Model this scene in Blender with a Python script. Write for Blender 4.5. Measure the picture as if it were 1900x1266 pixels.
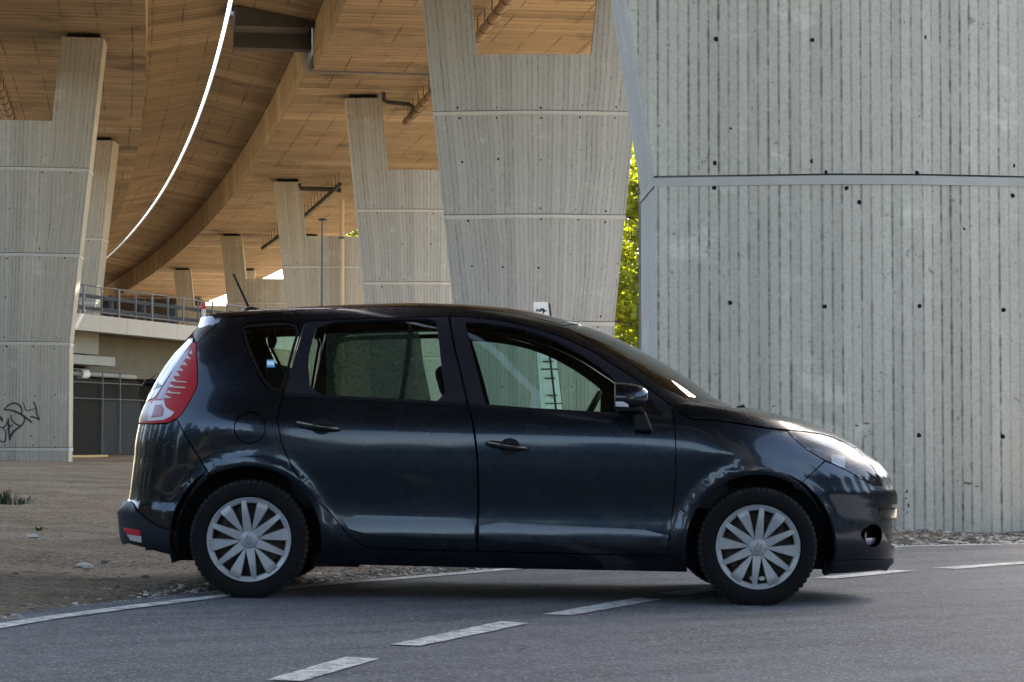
import bpy, bmesh, math, random
import numpy as np
from mathutils import Vector, Matrix, geometry

random.seed(7)
rng = np.random.default_rng(7)
for o in list(bpy.data.objects):
    bpy.data.objects.remove(o)
SC = bpy.context.scene
COL = SC.collection
R_ = math.radians

# ------------------------------------------------------------------ camera
F_PX, CAMH, PITCH = 4200.0, 0.87, R_(2.468)
cam_d = bpy.data.cameras.new("camera")
cam_d.sensor_width = 36.0
cam_d.lens = 36.0 * F_PX / 1900.0
cam_d.clip_start, cam_d.clip_end = 0.1, 3000.0
cam = bpy.data.objects.new("camera", cam_d)
COL.objects.link(cam)
cam.location = (0, 0, CAMH)
cam.rotation_euler = (R_(90) + PITCH, 0, 0)
SC.camera = cam
cam_d.dof.use_dof = True
cam_d.dof.focus_distance = 12.3
cam_d.dof.aperture_fstop = 20.0

# ------------------------------------------------------------------ sky, sun, exposure
SUN_EL, SUN_AZ = R_(50), R_(26)
w = bpy.data.worlds.new("World")
SC.world = w
w.use_nodes = True
nt = w.node_tree
sky = nt.nodes.new("ShaderNodeTexSky")
sky.sky_type = 'NISHITA'
sky.sun_disc = False
sky.sun_elevation = SUN_EL
sky.sun_rotation = SUN_AZ
sky.air_density = 0.8
sky.dust_density = 2.2
sky.ozone_density = 0.7
bg = nt.nodes["Background"]
bg.inputs[1].default_value = 0.15
tint = nt.nodes.new("ShaderNodeMix")
tint.data_type = 'RGBA'
tint.blend_type = 'MULTIPLY'
tint.inputs[0].default_value = 1.0
tint.inputs[7].default_value = (1.0, 0.93, 0.80, 1)
nt.links.new(sky.outputs[0], tint.inputs[6])
nt.links.new(tint.outputs[2], bg.inputs[0])
sd = bpy.data.lights.new("sun", 'SUN')
sd.energy = 4.0
sd.angle = R_(0.5)
sd.color = (1.0, 0.95, 0.86)
so = bpy.data.objects.new("sun", sd)
COL.objects.link(so)
so.location = (40, 60, 60)
so.rotation_euler = Vector((-math.sin(SUN_AZ) * math.cos(SUN_EL), -math.cos(SUN_AZ) * math.cos(SUN_EL), -math.sin(SUN_EL))).to_track_quat('-Z', 'Y').to_euler()
SC.view_settings.view_transform = 'Standard'
SC.view_settings.look = 'None'
SC.view_settings.exposure = 3.1
SC.view_settings.gamma = 1.0
SC.cycles.max_bounces = 10
SC.cycles.transparent_max_bounces = 16
SC.cycles.caustics_reflective = False
SC.cycles.caustics_refractive = False

# ------------------------------------------------------------------ helpers
def tag(o, label=None, cat=None, group=None, kind=None):
    if label: o["label"] = label
    if cat: o["category"] = cat
    if group: o["group"] = group
    if kind: o["kind"] = kind
    return o

def empty(name, loc=(0, 0, 0), rot=(0, 0, 0)):
    o = bpy.data.objects.new(name, None)
    COL.objects.link(o)
    o.location = loc
    o.rotation_euler = rot
    o.empty_display_size = 0.2
    return o

class MB:
    def __init__(s):
        s.v, s.f, s.m, s.uv = [], [], [], []
    def add(s, vs, fs, mi=0, uvs=None):
        b = len(s.v)
        s.v += [tuple(map(float, q)) for q in vs]
        for k, f in enumerate(fs):
            s.f.append([b + i for i in f])
            s.m.append(mi)
            s.uv.append(uvs[k] if uvs is not None else None)
    def box(s, c, d, mi=0, rz=0.0, M=None):
        x, y, z = d[0] / 2, d[1] / 2, d[2] / 2
        vs = [(-x, -y, -z), (x, -y, -z), (x, y, -z), (-x, y, -z), (-x, -y, z), (x, -y, z), (x, y, z), (-x, y, z)]
        ca, sa = math.cos(rz), math.sin(rz)
        if M is not None:
            vs = [tuple(M @ Vector(p) + Vector(c)) for p in vs]
        else:
            vs = [(p[0] * ca - p[1] * sa + c[0], p[0] * sa + p[1] * ca + c[1], p[2] + c[2]) for p in vs]
        s.add(vs, [(0, 3, 2, 1), (4, 5, 6, 7), (0, 1, 5, 4), (1, 2, 6, 5), (2, 3, 7, 6), (3, 0, 4, 7)], mi)
    def tube(s, pts, r, seg=10, mi=0, cap=True):
        pts = [Vector(p) for p in pts]
        rs = r if isinstance(r, (list, tuple)) else [r] * len(pts)
        vs, fs, ref = [], [], None
        for i, p in enumerate(pts):
            t = (pts[min(i + 1, len(pts) - 1)] - pts[max(i - 1, 0)]).normalized()
            if ref is None:
                ref = t.orthogonal().normalized()
            ref = (ref - t * ref.dot(t)).normalized()
            b = t.cross(ref)
            for k in range(seg):
                a = 2 * math.pi * k / seg
                vs.append(p + (ref * math.cos(a) + b * math.sin(a)) * rs[i])
        for i in range(len(pts) - 1):
            for k in range(seg):
                k2 = (k + 1) % seg
                fs.append((i * seg + k, i * seg + k2, (i + 1) * seg + k2, (i + 1) * seg + k))
        if cap:
            fs.append(tuple(range(seg))[::-1])
            fs.append(tuple((len(pts) - 1) * seg + k for k in range(seg)))
        s.add(vs, fs, mi)
    def revolve(s, prof, seg, mi=0, fn=None, axis='y', closed=False):
        """prof: list of (r, h) revolved about an axis"""
        n = len(prof)
        vs, fs = [], []
        for k in range(seg):
            a = 2 * math.pi * k / seg
            for j, (r, h) in enumerate(prof):
                rr, hh = fn(k, j, r, h) if fn else (r, h)
                c, q = rr * math.cos(a), rr * math.sin(a)
                vs.append((c, hh, q) if axis == 'y' else (c, q, hh))
        for k in range(seg):
            k2 = (k + 1) % seg
            for j in range(n - 1 if not closed else n):
                j2 = (j + 1) % n
                fs.append((k * n + j, k * n + j2, k2 * n + j2, k2 * n + j))
        s.add(vs, fs, mi)
    def prism(s, poly, y0, y1, mi=0, tf=None):
        """poly in (a,b) -> verts (a,y,b), extruded y0 to y1"""
        n = len(poly)
        vs = [(p[0], y0, p[1]) for p in poly] + [(p[0], y1, p[1]) for p in poly]
        if tf: vs = [tf(q) for q in vs]
        fs = [tuple(range(n)), tuple(range(2 * n - 1, n - 1, -1))]
        fs += [(i, n + i, n + (i + 1) % n, (i + 1) % n) for i in range(n)]
        s.add(vs, fs, mi)
    def build(s, name, mats, parent=None, smooth=False, angle=None):
        me = bpy.data.meshes.new(name)
        me.from_pydata(s.v, [], s.f)
        for m in (mats if isinstance(mats, (list, tuple)) else [mats]):
            me.materials.append(m)
        me.polygons.foreach_set("material_index", s.m)
        if any(u is not None for u in s.uv):
            ul = me.uv_layers.new(name="UVMap")
            for p, u in zip(me.polygons, s.uv):
                if u is not None:
                    for li, q in zip(p.loop_indices, u):
                        ul.data[li].uv = q
        bm = bmesh.new(); bm.from_mesh(me)
        if smooth or angle:
            bmesh.ops.recalc_face_normals(bm, faces=bm.faces)
        for f in bm.faces: f.smooth = bool(smooth or angle)
        if angle:
            for e in bm.edges:
                if len(e.link_faces) == 2 and e.calc_face_angle(0) > R_(angle): e.smooth = False
        bm.to_mesh(me); bm.free()
        o = bpy.data.objects.new(name, me)
        COL.objects.link(o)
        if parent is not None: o.parent = parent
        return o

# ------------------------------------------------------------------ node material helper
class NM:
    def __init__(s, name):
        s.mat = bpy.data.materials.new(name)
        s.mat.use_nodes = True
        s.t = s.mat.node_tree
        s.b = s.t.nodes["Principled BSDF"]
        s.out = s.t.nodes["Material Output"]
    def n(s, typ, **kw):
        q = s.t.nodes.new(typ)
        for k, v in kw.items():
            setattr(q, k, v)
        return q
    def set(s, sock, v):
        if hasattr(v, "is_output"): s.t.links.new(v, sock)
        else: sock.default_value = v
    def math(s, op, a, b=0.0, c=None):
        q = s.n("ShaderNodeMath", operation=op)
        s.set(q.inputs[0], a); s.set(q.inputs[1], b)
        if c is not None: s.set(q.inputs[2], c)
        return q.outputs[0]
    def mix(s, f, a, b, mode='MIX'):
        q = s.n("ShaderNodeMix", data_type='RGBA', blend_type=mode)
        s.set(q.inputs[0], f)
        s.set(q.inputs[6], a if hasattr(a, "is_output") else (*a, 1)); s.set(q.inputs[7], b if hasattr(b, "is_output") else (*b, 1))
        return q.outputs[2]
    def noise(s, vec, scale, detail=4, rough=0.55, dim='3D'):
        q = s.n("ShaderNodeTexNoise", noise_dimensions=dim)
        if vec is not None: s.t.links.new(vec, q.inputs["Vector"])
        q.inputs["Scale"].default_value = scale
        q.inputs["Detail"].default_value = detail
        q.inputs["Roughness"].default_value = rough
        return q.outputs[0]
    def white(s, v):
        q = s.n("ShaderNodeTexWhiteNoise", noise_dimensions='1D')
        s.set(q.inputs["W"], v)
        return q.outputs[0]
    def ramp(s, f, stops):
        q = s.n("ShaderNodeValToRGB")
        el = q.color_ramp.elements
        while len(el) < len(stops): el.new(0.5)
        for e, (p, c) in zip(el, stops):
            e.position = p
            e.color = (c, c, c, 1) if isinstance(c, (int, float)) else (*c, 1)
        s.set(q.inputs[0], f)
        return q.outputs[0]
    def comb(s, x, y, z):
        q = s.n("ShaderNodeCombineXYZ")
        s.set(q.inputs[0], x); s.set(q.inputs[1], y); s.set(q.inputs[2], z)
        return q.outputs[0]
    def obj(s):
        return s.n("ShaderNodeTexCoord").outputs["Object"]
    def pos(s):
        return s.n("ShaderNodeNewGeometry").outputs["Position"]
    def uv(s):
        q = s.n("ShaderNodeSeparateXYZ")
        s.t.links.new(s.n("ShaderNodeTexCoord").outputs["UV"], q.inputs[0])
        return q.outputs[0], q.outputs[1]
    def bump(s, h, strength=0.4, dist=0.01):
        q = s.n("ShaderNodeBump")
        q.inputs["Strength"].default_value = strength
        q.inputs["Distance"].default_value = dist
        s.t.links.new(h, q.inputs["Height"])
        s.t.links.new(q.outputs[0], s.b.inputs["Normal"])
    def p(s, **kw):
        for k, v in kw.items():
            s.set(s.b.inputs[k.replace("_", " ")], (*v, 1) if isinstance(v, tuple) and len(v) == 3 else v)
        return s.mat

def simple(name, col, rough=0.6, metal=0.0, coat=0.0, var=0.12, scale=6.0, spec=None):
    m = NM(name)
    nz = m.noise(m.obj(), scale, 5)
    c = m.mix(nz, tuple(x * (1 - var) for x in col), tuple(min(1, x * (1 + var)) for x in col))
    m.p(Base_Color=c, Roughness=m.math('MULTIPLY_ADD', nz, 0.16 * rough, rough * 0.92), Metallic=metal, Coat_Weight=coat, Coat_Roughness=0.04)
    if spec is not None: m.b.inputs['Specular IOR Level'].default_value = spec
    return m.mat

def mat_concrete(name, base, dark, stain, board=0.105, lines=1.0, seed=0.0, vstr=0.5, palea=0.22):
    """board-marked concrete: u across the boards, v up the wall (metres)"""
    m = NM(name)
    u, v = m.uv()
    pos = m.pos()
    wob = m.noise(m.comb(m.math('MULTIPLY', u, 1.3), 0.0, seed), 1.0, 2)
    fu = m.math('DIVIDE', m.math('MULTIPLY_ADD', wob, 0.10, u), board)
    idb = m.math('FLOOR', fu)
    idl = m.math('ROUND', fu)
    tone = m.white(m.math('ADD', idb, 13.7 + seed))
    lst = m.white(m.math('ADD', idl, 3.1 + seed))
    d = m.math('ABSOLUTE', m.math('SUBTRACT', fu, idl))
    streak = m.noise(m.comb(m.math('MULTIPLY', idl, 7.31), m.math('MULTIPLY', v, 2.2), seed), 1.0, 5, 0.7)
    streak2 = m.noise(m.comb(m.math('MULTIPLY', idl, 3.7), m.math('MULTIPLY', v, 9.0), seed), 1.0, 3, 0.7)
    wl = m.math('MULTIPLY_ADD', streak, 0.30, 0.03)
    line = m.math('SUBTRACT', 1.0, m.math('SMOOTH_MIN', m.math('DIVIDE', d, wl), 1.0, 0.2))
    line = m.math('MAXIMUM', line, 0.0)
    amp = m.math('MULTIPLY', m.math('MULTIPLY_ADD', lst, 0.85, 0.35), m.ramp(m.math('MULTIPLY_ADD', streak2, 0.5, m.math('MULTIPLY', streak, 0.5)), [(0.38, 0.1), (0.58, 1.0)]))
    line = m.math('MULTIPLY', m.math('MULTIPLY', line, amp), lines)
    big = m.noise(pos, 0.35, 5, 0.6)
    vert = m.noise(m.comb(m.math('MULTIPLY', u, 2.3), m.math('MULTIPLY', v, 0.22), seed + 2), 1.0, 5, 0.6)
    fine = m.noise(pos, 28.0, 6, 0.7)
    t = m.math('ADD', m.math('MULTIPLY', tone, 0.28), m.math('ADD', m.math('MULTIPLY', vert, vstr), m.math('MULTIPLY', big, 0.35)))
    c = m.mix(m.ramp(t, [(0.34, 0.0), (0.8, 1.0)]), stain, base)
    c = m.mix(m.math('MULTIPLY', m.ramp(fine, [(0.3, 1.0), (0.55, 0.0)]), 0.25), c, dark)
    pale = m.ramp(m.noise(m.comb(m.math('MULTIPLY', u, 0.8), m.math('MULTIPLY', v, 1.2), seed + 9), 1.4, 7, 0.72), [(0.58, 0.0), (0.66, 1.0)])
    c = m.mix(m.math('MULTIPLY', pale, palea), c, tuple(min(1.0, x * 1.5) for x in base))
    drip = m.ramp(m.noise(m.comb(m.math('MULTIPLY', u, 9.0), m.math('MULTIPLY', v, 0.5), seed + 5), 1.0, 6, 0.75), [(0.60, 0.0), (0.72, 1.0)])
    c = m.mix(m.math('MULTIPLY', drip, 0.33), c, dark)
    spots = m.ramp(m.noise(pos, 9.0, 3, 0.6), [(0.27, 1.0), (0.33, 0.0)])
    c = m.mix(m.math('MULTIPLY', spots, 0.5), c, dark)
    c = m.mix(m.math('MULTIPLY', line, 0.85), c, dark)
    m.p(Base_Color=c, Roughness=0.9)
    m.b.inputs["Specular IOR Level"].default_value = 0.25
    h = m.math('ADD', m.math('MULTIPLY', line, -1.0), m.math('ADD', m.math('MULTIPLY', tone, 0.35), m.math('MULTIPLY', fine, 0.3)))
    m.bump(h, 0.5, 0.012)
    return m.mat

def mat_soffit(name, a, b, dark):
    """underside of the decks: transverse board lines along u, long joints along v"""
    m = NM(name)
    u, v = m.uv()
    pos = m.pos()
    wob = m.noise(m.comb(m.math('MULTIPLY', u, 0.7), m.math('MULTIPLY', v, 0.15), 0.0), 1.0, 2)
    fu = m.math('DIVIDE', m.math('MULTIPLY_ADD', wob, 0.35, u), 0.52)
    idl, idb = m.math('ROUND', fu), m.math('FLOOR', fu)
    d = m.math('ABSOLUTE', m.math('SUBTRACT', fu, idl))
    seg = m.math('FLOOR', m.math('DIVIDE', v, 8.2))
    tone = m.white(m.math('ADD', m.math('MULTIPLY', seg, 57.3), idb))
    lst = m.white(m.math('ADD', m.math('MULTIPLY', seg, 91.7), idl))
    line = m.math('MAXIMUM', m.math('SUBTRACT', 1.0, m.math('DIVIDE', d, 0.13)), 0.0)
    brk = m.ramp(m.noise(m.comb(m.math('MULTIPLY', idl, 5.1), m.math('MULTIPLY', v, 1.1), 0), 1.0, 4, 0.7), [(0.34, 0.2), (0.55, 1.0)])
    line = m.math('MULTIPLY', m.math('MULTIPLY', line, m.math('MULTIPLY_ADD', lst, 0.85, 0.15)), brk)
    fv = m.math('DIVIDE', v, 0.95)
    idv = m.math('ROUND', fv)
    dv = m.math('ABSOLUTE', m.math('SUBTRACT', fv, idv))
    vb = m.ramp(m.noise(m.comb(m.math('MULTIPLY', u, 0.45), m.math('MULTIPLY', idv, 9.3), 2.0), 1.0, 4, 0.7), [(0.42, 0.0), (0.6, 1.0)])
    long = m.math('MULTIPLY', m.math('MAXIMUM', m.math('SUBTRACT', 1.0, m.math('DIVIDE', dv, 0.035)), 0.0), vb)
    big = m.noise(pos, 0.4, 7, 0.7)
    fine = m.noise(pos, 7.0, 6, 0.7)
    t = m.math('ADD', m.math('MULTIPLY_ADD', tone, 0.22, 0.12), m.math('ADD', m.math('MULTIPLY', big, 0.75), m.math('MULTIPLY', fine, 0.15)))
    c = m.mix(m.ramp(t, [(0.3, 0.0), (0.95, 1.0)]), a, b)
    pale = m.math('MULTIPLY', m.ramp(m.white(m.math('ADD', m.math('MULTIPLY', seg, 17.0), m.math('FLOOR', m.math('DIVIDE', u, 1.52)))), [(0.8, 0.0), (0.86, 1.0)]), 0.35)
    c = m.mix(pale, c, tuple(min(1, x * 1.35 + 0.03) for x in b))
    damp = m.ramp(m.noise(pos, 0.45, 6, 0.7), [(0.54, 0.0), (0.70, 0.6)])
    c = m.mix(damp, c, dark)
    c = m.mix(m.math('MULTIPLY', m.math('MAXIMUM', line, long), 0.95), c, dark)
    m.p(Base_Color=c, Roughness=0.92)
    m.b.inputs["Specular IOR Level"].default_value = 0.2
    m.bump(m.math('SUBTRACT', m.math('MULTIPLY', tone, 0.4), m.math('MAXIMUM', line, long)), 0.5, 0.02)
    return m.mat

def mat_asphalt():
    m = NM("asphalt")
    pos = m.pos()
    mp = m.n("ShaderNodeMapping"); mp.inputs["Scale"].default_value = (1.0, 1.0, 1.0); mp.inputs["Rotation"].default_value = (0, 0, R_(-38))
    m.t.links.new(pos, mp.inputs[0])
    st = m.n("ShaderNodeMapping"); st.inputs["Scale"].default_value = (0.35, 2.2, 1.0)
    m.t.links.new(mp.outputs[0], st.inputs[0])
    big = m.noise(st.outputs[0], 1.1, 6, 0.65)
    mid = m.noise(pos, 5.0, 6, 0.7)
    agg = m.n("ShaderNodeTexVoronoi"); agg.inputs["Scale"].default_value = 95.0
    m.t.links.new(pos, agg.inputs["Vector"])
    ag = m.n("ShaderNodeSeparateColor"); m.t.links.new(agg.outputs["Color"], ag.inputs[0])
    fine = m.noise(pos, 160.0, 4, 0.7)
    t = m.math('ADD', m.math('MULTIPLY', big, 0.6), m.math('MULTIPLY', mid, 0.4))
    c = m.mix(m.ramp(t, [(0.40, 0.0), (0.60, 1.0)]), (0.036, 0.041, 0.050), (0.094, 0.102, 0.117))
    c = m.mix(m.math('MULTIPLY', m.ramp(ag.outputs[0], [(0.74, 0.0), (0.95, 1.0)]), 0.8), c, (0.24, 0.238, 0.235))
    c = m.mix(m.math('MULTIPLY', m.ramp(fine, [(0.35, 1.0), (0.5, 0.0)]), 0.5), c, (0.028, 0.029, 0.032))
    scr = m.n("ShaderNodeMapping"); scr.inputs["Scale"].default_value = (0.6, 9.0, 1.0); scr.inputs["Rotation"].default_value = (0, 0, R_(12))
    m.t.links.new(pos, scr.inputs[0])
    sc = m.ramp(m.noise(scr.outputs[0], 3.2, 6, 0.75), [(0.66, 0.0), (0.74, 1.0)])
    c = m.mix(m.math('MULTIPLY', sc, 0.55), c, (0.26, 0.26, 0.255))
    oil = m.ramp(m.noise(pos, 1.6, 3, 0.5), [(0.66, 0.0), (0.75, 0.6)])
    c = m.mix(oil, c, (0.04, 0.041, 0.043))
    cv = m.n("ShaderNodeTexVoronoi", feature='DISTANCE_TO_EDGE'); cv.inputs["Scale"].default_value = 0.75
    wv = m.n("ShaderNodeVectorMath", operation='ADD'); m.t.links.new(pos, wv.inputs[0])
    nzc = m.n("ShaderNodeTexNoise"); nzc.inputs["Scale"].default_value = 2.2; nzc.inputs["Detail"].default_value = 6; m.t.links.new(pos, nzc.inputs["Vector"])
    sc2 = m.n("ShaderNodeVectorMath", operation='SCALE'); m.t.links.new(nzc.outputs[1], sc2.inputs[0]); sc2.inputs["Scale"].default_value = 0.5
    m.t.links.new(sc2.outputs[0], wv.inputs[1]); m.t.links.new(wv.outputs[0], cv.inputs["Vector"])
    crk = m.math('MULTIPLY', m.ramp(cv.outputs["Distance"], [(0.003, 1.0), (0.010, 0.0)]), m.ramp(m.noise(pos, 0.5, 3), [(0.50, 0.0), (0.58, 0.7)]))
    c = m.mix(crk, c, (0.018, 0.018, 0.018))
    m.p(Base_Color=c, Roughness=m.math('MULTIPLY_ADD', mid, 0.25, 0.68))
    m.bump(m.math('ADD', m.math('MULTIPLY', agg.outputs["Distance"], 1.0), fine), 0.55, 0.006)
    return m.mat

def mat_dirt():
    m = NM("dirt")
    pos = m.pos()
    st = m.n("ShaderNodeMapping"); st.inputs["Scale"].default_value = (0.5, 1.1, 1.0)
    m.t.links.new(pos, st.inputs[0])
    big = m.noise(st.outputs[0], 0.6, 7, 0.65)
    mid = m.noise(pos, 4.0, 8, 0.7)
    fine = m.noise(pos, 45.0, 6, 0.75)
    vo = m.n("ShaderNodeTexVoronoi"); vo.inputs["Scale"].default_value = 30.0; vo.inputs["Randomness"].default_value = 1.0
    m.t.links.new(pos, vo.inputs["Vector"])
    vs = m.n("ShaderNodeSeparateColor"); m.t.links.new(vo.outputs["Color"], vs.inputs[0])
    t = m.math('ADD', m.math('MULTIPLY', big, 0.65), m.math('MULTIPLY', mid, 0.35))
    c = m.mix(m.ramp(t, [(0.36, 0.0), (0.62, 1.0)]), (0.215, 0.150, 0.092), (0.445, 0.350, 0.240))
    c = m.mix(m.math('MULTIPLY', m.ramp(fine, [(0.36, 1.0), (0.55, 0.0)]), 0.8), c, (0.06, 0.044, 0.030))
    c = m.mix(m.math('MULTIPLY', m.ramp(vs.outputs[0], [(0.9, 0.0), (0.95, 1.0)]), 0.6), c, (0.42, 0.38, 0.31))
    c = m.mix(m.math('MULTIPLY', m.ramp(vs.outputs[1], [(0.91, 0.0), (0.96, 1.0)]), 0.6), c, (0.05, 0.042, 0.034))
    at = m.n("ShaderNodeAttribute"); at.attribute_name = "grit"
    gr = m.math('MULTIPLY', m.ramp(m.math('ADD', at.outputs["Fac"], m.math('MULTIPLY_ADD', mid, 0.9, -0.45)), [(0.35, 0.0), (0.75, 1.0)]), 0.85)
    gc = m.mix(m.ramp(vs.outputs[2], [(0.55, 0.0), (0.9, 1.0)]), (0.055, 0.046, 0.037), (0.20, 0.18, 0.15))
    c = m.mix(gr, c, gc)
    m.p(Base_Color=c, Roughness=0.95)
    m.b.inputs["Specular IOR Level"].default_value = 0.2
    m.bump(m.math('ADD', m.math('MULTIPLY', mid, 1.0), m.math('ADD', m.math('MULTIPLY', fine, 0.8), m.math('MULTIPLY', vo.outputs["Distance"], 0.5))), 1.0, 0.07)
    return m.mat

def mat_paintline():
    m = NM("road_paint")
    pos = m.pos()
    wear = m.noise(pos, 14.0, 7, 0.72)
    fine = m.noise(pos, 90.0, 5, 0.7)
    c = m.mix(m.ramp(m.math('MULTIPLY_ADD', fine, 0.4, m.math('MULTIPLY', wear, 0.6)), [(0.41, 0.0), (0.53, 1.0)]), (0.12, 0.12, 0.12), (0.50, 0.50, 0.485))
    m.p(Base_Color=c, Roughness=0.8)
    m.bump(fine, 0.4, 0.004)
    return m.mat

def mat_glass(name, tint, rough=0.0, ior=1.45, refl=1.0):
    m = NM(name)
    tr = m.n("ShaderNodeBsdfTransparent"); tr.inputs[0].default_value = (*tint, 1)
    gl = m.n("ShaderNodeBsdfGlossy"); gl.inputs["Roughness"].default_value = rough
    gl.inputs[0].default_value = (refl, refl, refl, 1)
    fr = m.n("ShaderNodeFresnel"); fr.inputs[0].default_value = ior
    mx = m.n("ShaderNodeMixShader")
    m.t.links.new(fr.outputs[0], mx.inputs[0]); m.t.links.new(tr.outputs[0], mx.inputs[1]); m.t.links.new(gl.outputs[0], mx.inputs[2])
    m.t.links.new(mx.outputs[0], m.out.inputs[0])
    return m.mat

def mat_carpaint():
    m = NM("car_paint")
    o = m.obj()
    fl = m.noise(o, 900.0, 2)
    dirt = m.noise(o, 5.0, 7, 0.7)
    sep = m.n("ShaderNodeSeparateXYZ"); m.t.links.new(o, sep.inputs[0])
    c = m.mix(m.ramp(fl, [(0.35, 0.0), (0.7, 1.0)]), (0.0085, 0.0130, 0.0205), (0.0185, 0.0275, 0.0425))
    low = m.ramp(sep.outputs[2], [(0.25, 1.0), (0.55, 0.0)])
    dust = m.math('MULTIPLY', m.ramp(dirt, [(0.42, 0.0), (0.72, 1.0)]), m.math('MULTIPLY_ADD', low, 0.16, 0.06))
    c = m.mix(dust, c, (0.09, 0.08, 0.068))
    m.p(Base_Color=c, Metallic=0.9, Roughness=m.math('MULTIPLY_ADD', dirt, 0.14, 0.20), Specular_IOR_Level=0.12, Coat_Weight=0.55, Coat_Roughness=m.math('MULTIPLY_ADD', dirt, 0.08, 0.03), Coat_IOR=1.5)
    return m.mat

def mat_leaf(name, a, b):
    m = NM(name)
    inf = m.n("ShaderNodeNewGeometry")
    r = inf.outputs["Random Per Island"]
    c = m.mix(r, a, b)
    nz = m.noise(m.pos(), 0.9, 3)
    c = m.mix(m.math('MULTIPLY', nz, 0.5), c, tuple(x * 0.55 for x in a))
    m.p(Base_Color=c, Roughness=0.55)
    tl = m.n("ShaderNodeBsdfTranslucent")
    tc = m.mix(0.5, c, (0.50, 0.50, 0.015))
    m.t.links.new(tc, tl.inputs[0])
    mx = m.n("ShaderNodeMixShader"); mx.inputs[0].default_value = 0.5
    m.t.links.new(m.b.outputs[0], mx.inputs[1]); m.t.links.new(tl.outputs[0], mx.inputs[2])
    m.t.links.new(mx.outputs[0], m.out.inputs[0])
    return m.mat

M = {}
M['concrete'] = mat_concrete("concrete_pale", (0.43, 0.42, 0.385), (0.08, 0.076, 0.066), (0.335, 0.33, 0.305), lines=0.75, vstr=0.35)
M['concrete_near'] = mat_concrete("concrete_near", (0.60, 0.55, 0.46), (0.075, 0.067, 0.054), (0.44, 0.403, 0.338), 0.100, 1.0, 4.0, 0.7, 0.34)
M['concrete_warm'] = mat_concrete("concrete_warm", (0.45, 0.415, 0.345), (0.085, 0.075, 0.06), (0.35, 0.32, 0.265), 0.105, 0.75, 8.0, 0.4)
M['bare'] = mat_concrete("concrete_bare_end", (0.60, 0.575, 0.53), (0.06, 0.056, 0.05), (0.46, 0.445, 0.41), 0.035, 1.0, 2.0)  # rough bare end faces; the paler tone also paints their brighter light
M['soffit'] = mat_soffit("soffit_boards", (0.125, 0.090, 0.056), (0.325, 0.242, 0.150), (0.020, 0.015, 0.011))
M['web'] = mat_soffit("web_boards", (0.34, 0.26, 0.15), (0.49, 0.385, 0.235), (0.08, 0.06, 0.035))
M['asphalt'] = mat_asphalt()
M['dirt'] = mat_dirt()
M['line'] = mat_paintline()
M['paint'] = mat_carpaint()
M['plastic'] = simple("bumper_plastic", (0.008, 0.011, 0.016), 0.55, var=0.25, spec=0.22)
M['black'] = simple("black_trim", (0.003, 0.0033, 0.004), 0.5)
M['black'].node_tree.nodes['Principled BSDF'].inputs['Specular IOR Level'].default_value = .2
M['frameblk'] = simple("window_frame_black", (0.009, 0.010, 0.016), 0.28)
M['gloss'] = simple("gloss_black", (0.006, 0.007, 0.009), 0.12, coat=0.6)
M['dark'] = simple("dark_void", (0.004, 0.004, 0.004), 0.9)
M['glass'] = mat_glass("car_glass", (0.60, 0.77, 0.70))
M['screen'] = mat_glass("windscreen_glass", (0.66, 0.76, 0.68), ior=1.9)
M['rearglass'] = mat_glass("rear_glass", (0.25, 0.32, 0.31), refl=0.6)
M['lens'] = mat_glass("clear_lens", (0.94, 0.96, 0.98), refl=0.65)
M['chrome'] = simple("lamp_reflector", (0.40, 0.43, 0.50), 0.16, 0.95)
M['silver'] = simple("hubcap_silver", (0.27, 0.275, 0.29), 0.34, 0.25, var=0.14, scale=18)
M['steel'] = simple("wheel_steel", (0.030, 0.022, 0.018), 0.75, 0.2)
M['cloth'] = simple("seat_cloth", (0.020, 0.020, 0.021), 0.95)
M['lining'] = simple("headlining", (0.12, 0.11, 0.09), 0.95)
M['galv'] = simple("galvanised_steel", (0.10, 0.105, 0.115), 0.5, 0.5, var=0.2, scale=3)
M['guard'] = simple("guardrail_steel", (0.03, 0.036, 0.045), 0.6, 0.3, var=0.4, scale=1.5, spec=0.2)
M['pipe'] = simple("stained_pipe", (0.20, 0.12, 0.05), 0.7, var=0.35, scale=2)
M['dpipe'] = simple("dark_pipe", (0.03, 0.027, 0.022), 0.7)
M['tanpipe'] = simple("tan_downpipe", (0.46, 0.34, 0.20), 0.6, var=0.2, scale=2)
M['fascia'] = simple("fascia_panels", (0.36, 0.35, 0.325), 0.85, var=0.10, scale=2)
M['wallc'] = simple("abutment_concrete", (0.10, 0.09, 0.06), 0.92, var=0.4, scale=1.2)
M['beamc'] = simple("beam_concrete", (0.21, 0.21, 0.165), 0.92, var=0.2, scale=1.5)
M['ledgec'] = simple("ledge_concrete", (0.24, 0.25, 0.225), 0.9, var=0.2, scale=1.5)
M['gate'] = simple("gate_sheet", (0.016, 0.016, 0.0145), 0.8, var=0.2, scale=0.8, spec=0.06)  # gate sheets, near-black to carry the ramp's shadow in their colour
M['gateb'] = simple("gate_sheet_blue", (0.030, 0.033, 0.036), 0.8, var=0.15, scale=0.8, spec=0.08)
M['ochre'] = simple("ochre_sill", (0.44, 0.31, 0.12), 0.8)
M['white'] = simple("white_panel", (0.78, 0.80, 0.82), 0.45, var=0.06)
M['spray'] = simple("spray_paint", (0.035, 0.028, 0.026), 0.8)
M['bark'] = simple("bark", (0.07, 0.055, 0.042), 0.95, var=0.4, scale=8)
M['leaf'] = mat_leaf("leaf_green", (0.07, 0.12, 0.008), (0.26, 0.30, 0.012))
M['conifer'] = simple("conifer_dark", (0.012, 0.022, 0.010), 0.8, var=0.5, scale=0.5)
M['band'] = simple("concrete_band", (0.44, 0.42, 0.375), 0.9, var=0.18, scale=5)
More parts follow.
